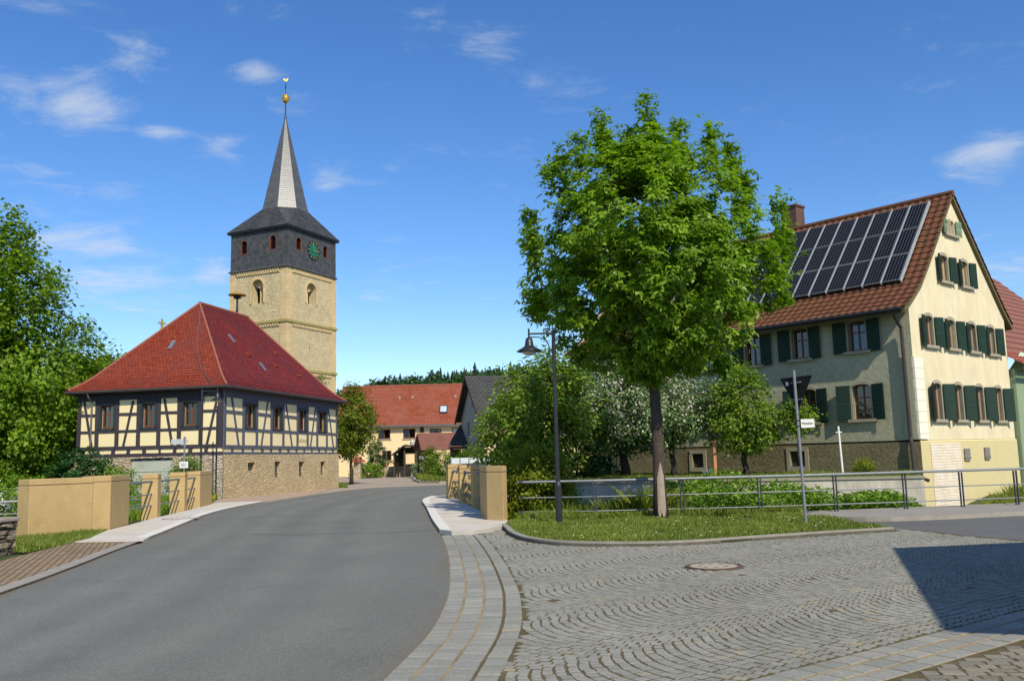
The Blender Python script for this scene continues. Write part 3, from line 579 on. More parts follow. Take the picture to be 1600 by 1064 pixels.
# ------------------------------------------------------------------ generic parts
def FX(x0=0, y0=0, s=1):  return lambda a, z, d: (x0 + a, y0 + d, z)      # face whose outward normal is -y
def FY(x0=0, y0=0):       return lambda a, z, d: (x0 + d, y0 + a, z)      # face whose outward normal is -x
def rect(a0, z0, a1, z1): return [(a0, z0), (a1, z0), (a1, z1), (a0, z1)]
def arch(a0, z0, a1, z1, rise=None, n=8):
    r = (a1 - a0) / 2 if rise is None else rise; c = (a0 + a1) / 2; h = (a1 - a0) / 2
    return [(a0, z0), (a1, z0)] + [(c + h * cos(pi * k / n), z1 - r + r * sin(pi * k / n)) for k in range(n + 1)]
def window(parent, Fn, a0, z0, a1, z1, dep, mat, nx=2, nz=2, fw=.06, curt=None, sill=None, label=None, glz=glass):
    fr = MB(); d0, d1 = dep, dep + .06
    fr.fbox(Fn, a0, z0, d0, a0 + fw, z1, d1).fbox(Fn, a1 - fw, z0, d0, a1, z1, d1).fbox(Fn, a0 + fw, z0, d0, a1 - fw, z0 + fw * 1.2, d1).fbox(Fn, a0 + fw, z1 - fw, d0, a1 - fw, z1, d1)
    for i in range(1, nx): x = a0 + (a1 - a0) * i / nx; fr.fbox(Fn, x - fw * .45, z0 + fw * 1.2, d0 + .004, x + fw * .45, z1 - fw, d1 - .004)
    for i in range(1, nz): z = z0 + (z1 - z0) * (i / nz if nz != 2 else .62); fr.fbox(Fn, a0 + fw, z - .018, d0 + .01, a1 - fw, z + .018, d1 - .01)
    w_ = fr.build('window', mat, parent)
    if label: w_['label'] = label
    MB().face([Fn(a0 + fw, z0 + fw, d0 + .03), Fn(a1 - fw, z0 + fw, d0 + .03), Fn(a1 - fw, z1 - fw, d0 + .03), Fn(a0 + fw, z1 - fw, d0 + .03)]).build('pane', glz, w_)
    if curt:
        mb = MB(); n = 18
        for (c0, c1) in curt[1]:
            x0, x1 = a0 + (a1 - a0) * c0, a0 + (a1 - a0) * c1; k_ = max(3, int(n * (c1 - c0)))
            for i in range(k_):
                u0, u1 = x0 + (x1 - x0) * i / k_, x0 + (x1 - x0) * (i + 1) / k_
                e0, e1 = .03 * (i % 2), .03 * ((i + 1) % 2)
                mb.face([Fn(u0, z0, d1 + .05 + e0), Fn(u1, z0, d1 + .05 + e1), Fn(u1, z1, d1 + .05 + e1), Fn(u0, z1, d1 + .05 + e0)])
        mb.build('curtain', curt[0], w_)
    if sill: MB().fbox(Fn, a0 - sill[0], z0 - sill[1], -sill[2], a1 + sill[0], z0, dep).build('sill', sill[3], w_)
    return w_
def text_mesh(name, body, size, mat, parent, loc, rot, ext=.004):
    cu = bpy.data.curves.new(name, 'FONT'); cu.body = body; cu.size = size; cu.extrude = ext; cu.align_x = 'CENTER'; cu.align_y = 'CENTER'
    to = bpy.data.objects.new(name + '_t', cu); COL.objects.link(to); bpy.context.view_layer.update()
    me = bpy.data.meshes.new_from_object(to.evaluated_get(bpy.context.evaluated_depsgraph_get())); bpy.data.objects.remove(to)
    me.materials.clear(); me.materials.append(mat); o = bpy.data.objects.new(name, me); COL.objects.link(o); o.parent = parent; o.location = loc; o.rotation_euler = rot; return o
def polyc(P):
    P = [Vector(p) for p in P]; L = [0]
    for i in range(len(P) - 1): L.append(L[-1] + (P[i + 1] - P[i]).length)
    def f(t):
        s_ = t * L[-1]
        for i in range(len(P) - 1):
            if s_ <= L[i + 1] + 1e-9: return P[i].lerp(P[i + 1], (s_ - L[i]) / max(L[i + 1] - L[i], 1e-9))
        return P[-1]
    return f

# ------------------------------------------------------------------ HALF-TIMBERED HOUSE
HT = thing('half_timbered_house', 'half-timbered house with cream panels, rubble base and red hipped roof', 'house', (-13.64, 42.05, 0), 12)
fx, fy = FX(), FY(); Lx, Ly = 13.35, 7.75
winR = [(2.03, 3.16), (4.93, 6.07), (7.98, 9.09), (10.54, 11.72)]; winL = [(1.21, 2.15), (3.43, 4.34), (5.66, 6.59)]
mb = MB()
mb.wall(fx, rect(.0, 2.1, Lx, 5.15), [rect(a + .12, 3.36, b - .12, 4.52) for a, b in winR], .3)
mb.wall(fy, rect(.0, 2.1, Ly, 5.15), [rect(a + .1, 3.45, b - .1, 4.58) for a, b in winL], .3)
mb.face([(0, Ly, 2.1), (Lx, Ly, 2.1), (Lx, Ly, 5.15), (0, Ly, 5.15)]); mb.face([(Lx, 0, 2.1), (Lx, Ly, 2.1), (Lx, Ly, 5.15), (Lx, 0, 5.15)])
mb.build('plaster_wall', cream, HT)
# stone base
mb = MB()
sq = [rect(2.25, 1.27, 2.98, 1.66), rect(5.05, .87, 5.72, 1.68), rect(7.9, .83, 8.6, 1.65), rect(10.75, .87, 11.42, 1.62)]
mb.wall(FX(0, -.1), rect(-.1, -1, Lx + .05, 2.05), sq, .45, 0)
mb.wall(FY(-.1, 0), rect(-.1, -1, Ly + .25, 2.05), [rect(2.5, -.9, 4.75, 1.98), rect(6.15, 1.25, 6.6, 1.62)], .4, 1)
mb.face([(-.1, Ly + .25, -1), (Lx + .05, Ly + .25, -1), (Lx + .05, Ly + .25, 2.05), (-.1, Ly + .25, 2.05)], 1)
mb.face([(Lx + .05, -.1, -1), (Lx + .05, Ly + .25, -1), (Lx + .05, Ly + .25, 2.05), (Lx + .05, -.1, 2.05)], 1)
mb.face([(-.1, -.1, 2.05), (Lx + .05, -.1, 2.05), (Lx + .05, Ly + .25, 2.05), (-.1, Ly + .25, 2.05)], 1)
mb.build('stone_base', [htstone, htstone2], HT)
for s_ in sq:
    (a0, z0), (a1, z1) = s_[0], s_[2]; g_ = MB()
    for i in range(1, 4): x = a0 + (a1 - a0) * i / 4; g_.bar(fx(x, z0, .05), fx(x, z1, .05), .025, .025)
    for i in range(1, 4): z = z0 + (z1 - z0) * i / 4; g_.bar(fx(a0, z, .07), fx(a1, z, .07), .025, .025)
    wn = g_.build('cellar_window', zinc, HT)
    MB().face([fx(a0, z0, .25), fx(a1, z0, .25), fx(a1, z1, .25), fx(a0, z1, .25)]).build('pane', glass, wn)
# gate
mb = MB()
for i in range(13):
    a = 2.52 + i * .17; mb.fbox(fy, a, -.85, .02, a + .163, 1.93 - (.03 if i % 3 else 0), .06)
mb.build('gate', gatem, HT)
MB().fbox(fy, 2.52, 1.35, -.0, 4.73, 1.41, .018).build('gate_rail', gatem, HT)
# timber
def tb(mb, Fn, p, q, w_=.15, d=.035):
    """beam on the wall face from p to q (a,z)"""
    (a0, z0), (a1, z1) = p, q; L = sqrt((a1 - a0) ** 2 + (z1 - z0) ** 2); nx_, nz_ = -(z1 - z0) / L * w_ / 2, (a1 - a0) / L * w_ / 2
    e = rnd.uniform(.0, .006)
    pts = [(a0 + nx_, z0 + nz_), (a0 - nx_, z0 - nz_), (a1 - nx_, z1 - nz_), (a1 + nx_, z1 + nz_)]
    mb.hexa([Fn(a, z, .02) for a, z in pts] + [Fn(a, z, -d - e) for a, z in pts])
mb = MB(); j = lambda s_=.012: rnd.uniform(-s_, s_)
for i, p in enumerate([.12, 1.93, 3.27, 4.81, 6.17, 7.87, 9.18, 10.46, 11.81, 13.25]):
    tb(mb, fx, (p + j(), 2.36), (p + j(), 4.95), .3 if i == 0 else .2 if i < 9 else .18, .04)
for (a0, z0), (a1, z1) in (((.76, 4.82), (1.49, 2.46)), ((4.4, 4.75), (3.74, 2.46)), ((6.46, 4.75), (7.22, 2.46)), ((10.23, 4.75), (9.55, 2.46)), ((12.03, 4.75), (12.78, 2.46))): tb(mb, fx, (a0, z0), (a1, z1), .14, .028)
ps = [.27, 1.83, 3.37, 4.71, 6.27, 7.77, 9.28, 10.36, 11.91, 13.16]
for i in range(0, 10, 2):
    tb(mb, fx, (ps[i], 4.08), (ps[i + 1], 4.06), .15, .03)
for i in range(9): tb(mb, fx, (ps[i], 3.26), (ps[i + 1], 3.24), .14, .032)
tb(mb, fx, (-.04, 2.43), (Lx + .03, 2.40), .15, .055); tb(mb, fx, (-.06, 2.11), (Lx + .05, 2.08), .15, .06)
for i in range(13): tb(mb, fx, (.9 + i * .98 + j(.05), 2.18), (.9 + i * .98, 2.36), rnd.uniform(.14, .26), .035)
tb(mb, fx, (-.04, 4.97), (Lx + .03, 4.95), .42, .05)
for a, b in winR: tb(mb, fx, (a - .05, 4.68), (b + .05, 4.67), .2, .03)
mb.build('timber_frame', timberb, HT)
mb = MB()
for i, p in enumerate([.1, 1.11, 2.25, 3.34, 4.41, 5.57, 6.67, 7.66]): tb(mb, fy, (p + j(), 2.5), (p + j(), 4.95), .2 if i else .28, .04)
for a, b in (((7.42, 4.84), (6.93, 2.6)), ((4.73, 4.74), (5.21, 2.55)), ((3.06, 4.77), (2.59, 2.55)), ((.27, 4.8), (.8, 2.5))): tb(mb, fy, a, b, .12, .028)
pl_ = [.2, 1.02, 2.34, 3.26, 4.49, 5.48, 6.76, 7.6]
for i in range(0, 8, 2): tb(mb, fy, (pl_[i], 4.1), (pl_[i + 1], 4.12), .13, .03)
for i in range(7): tb(mb, fy, (pl_[i], 3.3), (pl_[i + 1], 3.3), .12, .032)
tb(mb, fy, (-.04, 2.48), (Ly + .03, 2.52), .15, .055); tb(mb, fy, (-.06, 2.12), (Ly + .05, 2.16), .16, .06)
for i in range(9): tb(mb, fy, (.8 + i * .82 + j(.05), 2.2), (.8 + i * .82, 2.42), rnd.uniform(.1, .2), .035)
tb(mb, fy, (-.04, 5.0), (Ly + .03, 5.0), .4, .05)
for a, b in winL: tb(mb, fy, (a - .05, 4.72), (b + .05, 4.72), .2, .03)
for y in (Ly + .02,): mb.box(0, Ly + .001, 2.1, Lx, Ly + .03, 2.4)
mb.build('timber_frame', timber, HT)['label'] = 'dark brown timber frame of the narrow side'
for a, b in winR:
    fr = MB()
    for q in ((a + .02, 3.3, a + .13, 4.58), (b - .13, 3.3, b - .02, 4.58), (a + .02, 4.5, b - .02, 4.6), (a - .02, 3.28, b + .02, 3.37)): fr.fbox(fx, q[0], q[1], -.05, q[2], q[3], .12)
    fr.build('window_surround', M('blackish_green_paint', (.02, .03, .032), (.028, .04, .042), 4, .6), HT)
    window(HT, fx, a + .14, 3.38, b - .14, 4.5, .14, woodbr, 2, 2, .07, (curtain, [(0, .35), (.62, 1)] if a < 4 else [(.1, .8)]))
for a, b in winL:
    fr = MB()
    for q in ((a, 3.36, a + .11, 4.66), (b - .11, 3.36, b, 4.66), (a, 4.57, b, 4.68), (a - .03, 3.34, b + .03, 3.45)): fr.fbox(fy, q[0], q[1], -.05, q[2], q[3], .12)
    fr.build('window_surround', M('blackish_green_paint', (.02, .03, .032)), HT)
    window(HT, fy, a + .12, 3.46, b - .12, 4.56, .14, woodbr, 2, 2, .06)
text_mesh('inscription', 'Rathaus', .36, M('pale_brown_lettering', (.55, .42, .22), None, 4, .9), HT, (8.5, -.012, 2.82), (pi / 2, 0, 0), .003)
# roof
e0, zr = .42, 10.1
C1, C2, C3, C4 = (-e0, -e0), (Lx + e0, -e0), (Lx + e0, Ly + e0), (-e0, Ly + e0); R1, R2 = (4.2, Ly / 2), (9.3, Ly / 2)
def hip(c, r):
    P = []
    for t in np.linspace(0, 1, 13):
        z = 5.27 + (zr - 5.27) * (t * .62 if t < .14 else .0868 + (t - .14) * (1 - .0868) / .86)
        P.append((c[0] + (r[0] - c[0]) * t, c[1] + (r[1] - c[1]) * t, z))
    return polyc(P)
H1, H2, H3, H4 = hip(C1, R1), hip(C2, R2), hip(C3, R2), hip(C4, R1)
mb = MB(); mb.courses(H1, H2, 38, .035, mi=1); mb.courses(H2, H3, 38, .035, mi=1); mb.courses(H3, H4, 38, .035, mi=1); mb.courses(H4, H1, 38, .035, mi=0)
roof = mb.build('roof', [tilered, tilered2], HT)
mb = MB(); tt = [i / 16 for i in range(17)]
for h in (H1, H2, H4): mb.tube([h(t) + Vector((0, 0, .03)) for t in tt], .06, 8)
mb.tube([(R1[0], R1[1], zr + .03), (R2[0], R2[1], zr + .03)], .1, 8); mb.build('ridge_tiles', ridgem, roof)
mb = MB()
for q in (H1, H2, H3, H4): pass
mb.box(-e0 + .03, -e0 + .03, 5.1, Lx + e0 - .03, Ly + e0 - .03, 5.2); mb.build('soffit', timber, HT)
mb = MB()
for p, q in (((C1[0] - .03, C1[1] - .06), (C2[0], C2[1] - .06)), ((C1[0] - .06, C1[1]), (C4[0] - .06, C4[1]))): mb.tube([(*p, 5.2), (*q, 5.2)], .07, 8)
mb.build('gutter', M('dark_gutter', (.04, .03, .03), (.06, .045, .04), 4, .6, coord='Object'), HT)
dp = [(-.48, 6.9, 5.15), (-.4, 6.9, 4.95), (-.15, 6.9, 4.75), (-.13, 6.9, 4.5), (-.13, 6.95, .0)]
MB().tube(dp, .045, 8).build('downpipe', zinc, HT)
mb = MB()
for (t, u) in ((.45, .35), (.38, .6), (.55, .75), (.3, .78)):
    p = H1(t).lerp(H2(t), u); MB().box(p.x - .12, p.y - .15, p.z - .05, p.x + .12, p.y + .15, p.z + .13).build('vent_tile', tilered, roof)
SG = M('skylight_glass', (.16, .18, .21), None, 4, .25, coord='Object')
for (t, u) in ((.62, .26), (.33, .42)):
    p, n_ = H1(t).lerp(H2(t), u), Vector((0, -.75, .6)); MB().bar(p + n_ * .04 + Vector((0, -.18, -.23)), p + n_ * .04 + Vector((0, .18, .23)), .24, .04).build('roof_light', SG, roof)
p = H4(.5).lerp(H1(.5), .47); MB().bar(p + Vector((-.2, 0, -.17)), p + Vector((.17, .0, .27)), .22, .05).build('roof_light', SG, roof)
MB().tube([H1(.96).lerp(H4(.96), .08) + Vector((0, 0, .06))] + [H1(t).lerp(H4(t), .08 + .12 * sin(t * 3)) + Vector((0, 0, .06)) for t in (.8, .6, .4, .2, .03)] + [(-.2, -.13, 5.1), (-.13, -.13, 4.9), (-.13, -.13, -.1)], .016, 5).build('lightning_cable', zinc, HT)

# siren on the roof
sx, sy = 8.1, Ly / 2; sir = thing('siren', 'mushroom-shaped siren with mossy cap on a pole above the red hipped roof', 'siren', (-13.64, 42.05, 0), 12)
sir.location = Vector((-13.64, 42.05, 0)) + Matrix.Rotation(radians(78), 3, 'Z') @ Vector((sx, sy, 10.05))
MB().lathe([(.075, -.1), (.07, .2), (.055, .6), (.05, 1.0)], 10).build('pole', lampm, sir)
MB().lathe([(.1, .95), (.22, 1.0), (.2, 1.08), (.12, 1.12), (.12, 1.17)], 16).build('horn', blackm, sir)
MB().lathe([(.0, 1.15), (.5, 1.16), (.5, 1.2), (.38, 1.28), (.2, 1.35), (.0, 1.38)], 24).build('cap', M('mossy_metal', (.35, .22, .05), (.28, .2, .06), 6, .8, coord='Object'), sir)

# ------------------------------------------------------------------ CHURCH
CH = thing('church', 'tall stone church with slate-clad belfry, pointed spire, green clock and gable cross', 'church', (-19.07, 75, 0), 24.9)
tw, td = 6.9, 6.15
def tower_face(Fn, Wt, win):
    mb = MB(); mb.wall(Fn, rect(0, -1, Wt, 18.4), win, .75); return mb
mb = MB(); aR = arch(2.66, 15.4, 4.0, 17.3); aL = arch(2.5, 15.3, 3.75, 17.4)
mb.wall(fx, rect(0, -1, tw, 18.4), [aR, rect(3.1, 11.15, 3.25, 11.6)], .75); mb.wall(fy, rect(0, -1, td, 18.4), [aL], .75)
mb.face([(tw, 0, -1), (tw, td, -1), (tw, td, 18.4), (tw, 0, 18.4)]); mb.face([(0, td, -1), (tw, td, -1), (tw, td, 18.4), (0, td, 18.4)])
mb.build('tower_wall', towst, CH)
q = .06
levels = [(-1, 9.35), (9.62, 13.45), (13.72, 18.1)]
for z0, z1 in levels:
    MB().prism([(-q, -q), (.62, -q), (.62, .01), (.01, .01), (.01, .62), (-q, .62)], z0, z1).build('quoin', ashlar, CH)
    MB().prism([(tw - .55, -q), (tw + q, -q), (tw + q, .5), (tw - .01, .5), (tw - .01, .01), (tw - .55, .01)], z0, z1).build('quoin', ashlar, CH)
    MB().box(-q, td - .5, z0, .01, td + q, z1).build('quoin', ashlar, CH)
for z0 in (9.38, 13.48):
    mb = MB(); mb.box(-.16, -.16, z0, tw + .15, -.0, z0 + .2); mb.box(-.16, -.0, z0, -.0, td + .15, z0 + .2); mb.box(tw, 0, z0, tw + .15, td + .15, z0 + .2)
    mb.build('string_course', mossst, CH)
for z0 in (9.38, 13.48, 18.15):
    mb = MB(); mb2 = MB()
    for k in range(22):
        a = .72 + k * .265
        if a > tw - .7: break
        mb.hexa([fx(a, z0 - .3, -.0), fx(a + .13, z0 - .3, -.0), fx(a + .26, z0 - .02, 0), fx(a + .13, z0 - .02, 0), fx(a, z0 - .3, -.11), fx(a + .13, z0 - .3, -.11), fx(a + .26, z0 - .02, -.11), fx(a + .13, z0 - .02, -.11)])
        if a < td - .8: mb2.hexa([fy(a, z0 - .3, -.0), fy(a + .13, z0 - .3, -.0), fy(a + .26, z0 - .02, 0), fy(a + .13, z0 - .02, 0), fy(a, z0 - .3, -.11), fy(a + .13, z0 - .3, -.11), fy(a + .26, z0 - .02, -.11), fy(a + .13, z0 - .02, -.11)])
    mb.build('dogtooth_frieze', ashlar, CH); mb2.build('dogtooth_frieze', ashlar, CH)
for Fn, (a0, z0, a1, z1) in ((fx, (2.66, 15.4, 4.0, 17.3)), (fy, (2.5, 15.3, 3.75, 17.4))):
    mb = MB(); c = (a0 + a1) / 2; r = (a1 - a0) / 2; n = 10; zc = z1 - r
    P = [(c + (r + .17) * cos(pi * k / n), zc + (r + .17) * sin(pi * k / n)) for k in range(n + 1)]; P2 = [(c + r * cos(pi * k / n), zc + r * sin(pi * k / n)) for k in range(n + 1)]
    P = [(a1 + .17, z0)] + P + [(a0 - .17, z0)]; P2 = [(a1, z0)] + P2 + [(a0, z0)]
    for k in range(len(P) - 1): mb.hexa([Fn(*P[k], .05), Fn(*P[k + 1], .05), Fn(*P2[k + 1], .05), Fn(*P2[k], .05), Fn(*P[k], -.07), Fn(*P[k + 1], -.07), Fn(*P2[k + 1], -.07), Fn(*P2[k], -.07)])
    sw = mb.build('belfry_window', ashlar, CH)
    mb = MB(); mb.tube([Fn(c, z0, .45), Fn(c, zc - .1, .45)], .09, 8)
    cap_ = [(c - .12, zc - .1), (c + .12, zc - .1), (c + .3, zc + .15), (c - .3, zc + .15)]
    mb.hexa([Fn(*p, .3) for p in cap_] + [Fn(*p, .6) for p in cap_])
    mb.build('column', ashlar, sw); 
    mb = MB(); sp = arch(a0, zc + .1, a1, z1, None, 8); h1 = arch(a0 + .04, zc + .1, c - .06, zc + .5, None, 6); 
    mb.wall(lambda a, z, d: Fn(a, z, d + .4), sp, [], .1); mb.build('tympanum', ashlar, sw)
    MB().face([Fn(a0 - .1, z0 - .1, .9), Fn(a1 + .1, z0 - .1, .9), Fn(a1 + .1, z1 + .1, .9), Fn(a0 - .1, z1 + .1, .9)]).build('louvre_or_dark_fill', blackm, sw)  # plain black sheet stands in for the dark belfry interior, no slats here
# slate belfry
B0, B1 = -.28, .28
def ring(o_, z): return [(-o_, -o_, z), (tw + o_, -o_, z), (tw + o_, td + o_, z), (-o_, td + o_, z)]
mb = MB(); wS = [(1.17, 19.96, 1.95, 21.1), (4.98, 19.98, 5.68, 21.1)]; wSL = [(1.12, 19.85, 1.83, 21.15), (4.29, 19.78, 5.03, 21.05)]
fxs, fys = FX(0, -.03), FY(-.03, 0)
mb.wall(fxs, [(-.03, 18.35), (tw + .03, 18.35), (tw + .0, 21.95), (0, 21.95)], [arch(*q_) for q_ in wS], .35)
mb.wall(fys, [(-.03, 18.35), (td + .03, 18.35), (td + .0, 21.95), (0, 21.95)], [arch(*q_) for q_ in wSL], .35)
r0, r1 = ring(.03, 18.35), ring(.0, 21.95)
for i in (1, 2): mb.face([r0[i], r0[(i + 1) % 4], r1[(i + 1) % 4], r1[i]])
mb.build('slate_belfry', slatew, CH)
mb = MB(); a_, b_ = ring(.2, 18.26), ring(.03, 18.46)
for i in range(4): mb.face([a_[i], a_[(i + 1) % 4], b_[(i + 1) % 4], b_[i]])
mb.face(a_); mb.build('drip_moulding', slate, CH)
for Fn, ws in ((fxs, wS), (fys, wSL)):
    for q_ in ws:
        mb = MB(); hole = arch(*q_); c = (q_[0] + q_[2]) / 2
        for k in range(len(hole)):
            p, p2 = hole[k], hole[(k + 1) % len(hole)]; cc = (c, (q_[1] + q_[3]) / 2)
            i1 = (p[0] + (cc[0] - p[0]) * .14, p[1] + (cc[1] - p[1]) * .08); i2 = (p2[0] + (cc[0] - p2[0]) * .14, p2[1] + (cc[1] - p2[1]) * .08)
            mb.hexa([Fn(*p, -.02), Fn(*p2, -.02), Fn(*i2, -.02), Fn(*i1, -.02), Fn(*p, .12), Fn(*p2, .12), Fn(*i2, .12), Fn(*i1, .12)])
        wv_ = mb.build('sound_window', woodbr, CH); mb = MB()
        for k in range(9): z = q_[1] + .08 + k * .125; mb.bar(Fn(q_[0], z, .2), Fn(q_[2], z, .2), .12, .03, upv=(0, 0, 1))
        mb.build('louvre_or_dark_fill', M('dark_red_wood', (.05, .015, .012), None, 4, .8, coord='Object'), wv_)
        MB().face([Fn(q_[0], q_[1], .34), Fn(q_[2], q_[1], .34), Fn(q_[2], q_[3], .34), Fn(q_[0], q_[3], .34)]).build('backing', blackm, wv_)
# clock
clk = MB(); cc = (3.6, 20.3)
def disc(mb, r, d, n=32, mi=0): mb.add([fxs(cc[0] + r * cos(2 * pi * k / n), cc[1] + r * sin(2 * pi * k / n), -d) for k in range(n)] + [fxs(cc[0] + r * cos(2 * pi * k / n), cc[1] + r * sin(2 * pi * k / n), 0) for k in range(n)], [tuple(range(n))] + [(k, (k + 1) % n, n + (k + 1) % n, n + k) for k in range(n)], mi)
disc(clk, .87, .06); ck = clk.build('clock', blackm, CH); mb = MB(); disc(mb, .6, .066); mb.build('clock_centre', clockg, ck)
mb = MB()
for k in range(12):
    a = k * pi / 6; mb.bar(fxs(cc[0] + .64 * sin(a), cc[1] + .64 * cos(a), -.072), fxs(cc[0] + .82 * sin(a), cc[1] + .82 * cos(a), -.072), .09, .012, upv=(0, 1, 0))
mb.build('numerals', gold, ck)
mb = MB(); mb.bar(fxs(*cc, -.085), fxs(cc[0] - .2, cc[1] + .72, -.085), .07, .012, upv=(0, 1, 0)); mb.bar(fxs(cc[0], cc[1] - .02, -.095), fxs(cc[0] + .52, cc[1] - .02, -.095), .1, .012, upv=(0, 1, 0)); mb.build('clock_hands', gold, ck)
# spire
ex = .3; ez = 21.85; E_ = [(-ex, -ex, ez), (tw + ex, -ex, ez), (tw + ex, td + ex, ez), (-ex, td + ex, ez)]
cx0, cy0 = tw / 2, td / 2; ap = 1.98; oc = []
for k in range(8):
    a = radians(-157.5 + 45 * k); oc.append((cx0 + ap / cos(pi / 8) * cos(a), cy0 + ap / cos(pi / 8) * sin(a), 24.15))
# oc[0..1] diagonal at corner (-,-): faces: (7,0)= -x side, (0,1)=corner, (1,2)= -y side, (2,3)=corner(+,-), ...
mb = MB()
def fan(a, b, c, d=None):
    P_ = [Vector(a), Vector(b), Vector(c)] + ([Vector(d)] if d else [])
    L_ = polyc([P_[0], P_[3]]) if d else polyc([P_[0], P_[2]]); R2_ = polyc([P_[1], P_[2]]); mb.courses(L_, R2_, 14, .025)
fan(E_[0], E_[1], oc[2], oc[1]); fan(E_[1], E_[2], oc[4], oc[3]); fan(E_[2], E_[3], oc[6], oc[5]); fan(E_[3], E_[0], oc[0], oc[7])
for i, (p, q_) in enumerate(((0, 1), (2, 3), (4, 5), (6, 7))): mb.face([E_[i], oc[q_], oc[p]])
mb.build('skirt_roof', slate, CH)
mb = MB(); apx = (cx0, cy0, 33.45)
for k in range(8): mb.courses(polyc([oc[k], apx]), polyc([oc[(k + 1) % 8], apx]), 55, .018)
mb.build('spire', slates, CH)
mb = MB(); mb.box(-ex + .04, -ex + .04, 21.7, tw + ex - .04, td + ex - .04, 21.82); mb.build('eaves_board', blackm, CH)
fn_ = MB(); fn_.lathe([(.12, 33.1), (.07, 33.5), (.06, 34.6), (.05, 34.8)], 10, (cx0, cy0, 0)); fn_.build('finial_rod', darksteel, CH)
MB().lathe([(.1, 34.6), (.28, 34.75), (.33, 34.95), (.37, 34.97), (.37, 35.03), (.33, 35.06), (.33, 35.25), (.25, 35.38), (.05, 35.42)], 18, (cx0, cy0, 0)).build('gilded_ball', gold, CH, smooth=False)
mb = MB(); mb.tube([(cx0, cy0, 35.4), (cx0, cy0, 36.75)], .035, 6); mb.bar((cx0 - .3, cy0 - .3, 36.25), (cx0 + .3, cy0 + .3, 36.25), .05, .05); mb.build('cross_bar', darksteel, CH)
rk = [(-.35, 0), (-.2, .3), (-.05, .12), (.1, .12), (.2, .35), (.34, .36), (.28, .2), (.3, .05), (.12, -.12), (-.05, -.25), (-.1, -.1)]
mb = MB(); n = len(rk); K = lambda x, z, e: (cx0 + x * .5 + e, cy0 + x * -.48 + e, 36.8 + z * .65)
mb.add([K(x, z, -.02) for x, z in rk] + [K(x, z, .02) for x, z in rk], [tuple(range(n)), tuple(range(n, 2 * n))[::-1]] + [(i, (i + 1) % n, n + (i + 1) % n, n + i) for i in range(n)]); mb.build('weathercock', gold, CH)
# nave
nv0, nv1, nh = td, 18.0, 14.1
mb = MB(); mb.wall(lambda a, z, d: (a, nv1 - d, z), [(-.5, -1), (7.5, -1), (7.5, 8.5), (3.5, nh), (-.5, 8.5)], [], .1); mb.wall(lambda a, z, d: (-.5 + d, a, z), rect(nv0, -1, nv1, 8.5), [], .1)
mb.face([(7.5, nv0, -1), (7.5, nv1, -1), (7.5, nv1, 8.5), (7.5, nv0, 8.5)]); mb.build('nave_wall', towst, CH)
mb = MB(); mb.courses(polyc([(-.9, nv0, 8.1), (3.5, nv0, nh)]), polyc([(-.9, nv1 - .3, 8.1), (3.5, nv1 - .3, nh)]), 24, .03); mb.courses(polyc([(7.9, nv0, 8.1), (3.5, nv0, nh)]), polyc([(7.9, nv1 - .3, 8.1), (3.5, nv1 - .3, nh)]), 24, .03); mb.build('nave_roof', tilered2, CH)
mb = MB()
for s_ in (-1, 1): mb.bar((3.5 + s_ * 4.5, nv1 - .1, 8.0), (3.5, nv1 - .1, nh + .25), .5, .22)
mb.build('gable_coping', mossst, CH)
gx = 3.5; mb = MB(); mb.lathe([(.35, nh + .15), (.25, nh + .45), (.12, nh + .75)], 8, (gx, nv1 - .1, 0))
mb.box(gx - .09, nv1 - .18, nh + .7, gx + .09, nv1 - .02, nh + 1.6); mb.box(gx - .42, nv1 - .18 + .003, nh + 1.12, gx + .42, nv1 - .023, nh + 1.28); mb.build('gable_cross', mossst, CH)

# ------------------------------------------------------------------ BIG FARMHOUSE WITH SOLAR ROOF
RH = thing('farmhouse', 'tall cream gabled farmhouse with green shutters and solar panels on its brown roof', 'house', (12.11, 27, 0), 48.7)
gw, fl = 7.42, 14.2; fxr, fyr = FX(), FY()
gw3 = [(1.02, 4.72, 1.56, 5.66), (2.64, 4.72, 3.18, 5.66), (4.27, 4.72, 4.81, 5.66), (5.86, 4.72, 6.4, 5.66)]
gw2 = [(1.2, 2.42, 1.74, 3.55), (2.76, 2.42, 3.3, 3.55), (4.42, 2.42, 4.96, 3.55), (6.0, 2.42, 6.54, 3.55)]
gw4 = [(2.5, 6.92, 3.05, 7.78), (4.08, 6.92, 4.63, 7.78)]; gw5 = [(3.14, 8.6, 3.42, 9.1), (3.56, 8.6, 3.86, 9.1)]
fu = [(1.42, 4.65, 2.02, 5.62), (3.45, 4.6, 4.05, 5.62), (5.3, 4.55, 5.9, 5.58)] + [(7.3 + 1.9 * i, 4.55, 7.9 + 1.9 * i, 5.55) for i in range(4)]
fl_ = [(1.4, 2.5, 2.02, 3.6), (3.3, 2.48, 3.95, 3.58), (6.9, 2.45, 7.5, 3.5), (9.0, 2.4, 9.6, 3.5), (11.6, 2.4, 12.2, 3.5)]
seg = lambda q_: arch(*q_, rise=.09, n=6)
mb = MB(); prof = [(0, 1.8), (gw, 1.8), (gw, 6.05), (3.7, 9.88), (2.51, 8.52), (1.46, 7.34), (.71, 6.54), (.12, 6.04), (0, 5.95)]
mb.wall(fxr, prof, [seg(q_) for q_ in gw3 + gw2 + gw4 + gw5], .22); mb.build('gable_wall', gablem, RH)
mb = MB(); mb.wall(fyr, rect(0, 1.8, fl, 6.0), [seg(q_) for q_ in fu + fl_], .22); mb.build('side_wall', facadem, RH)
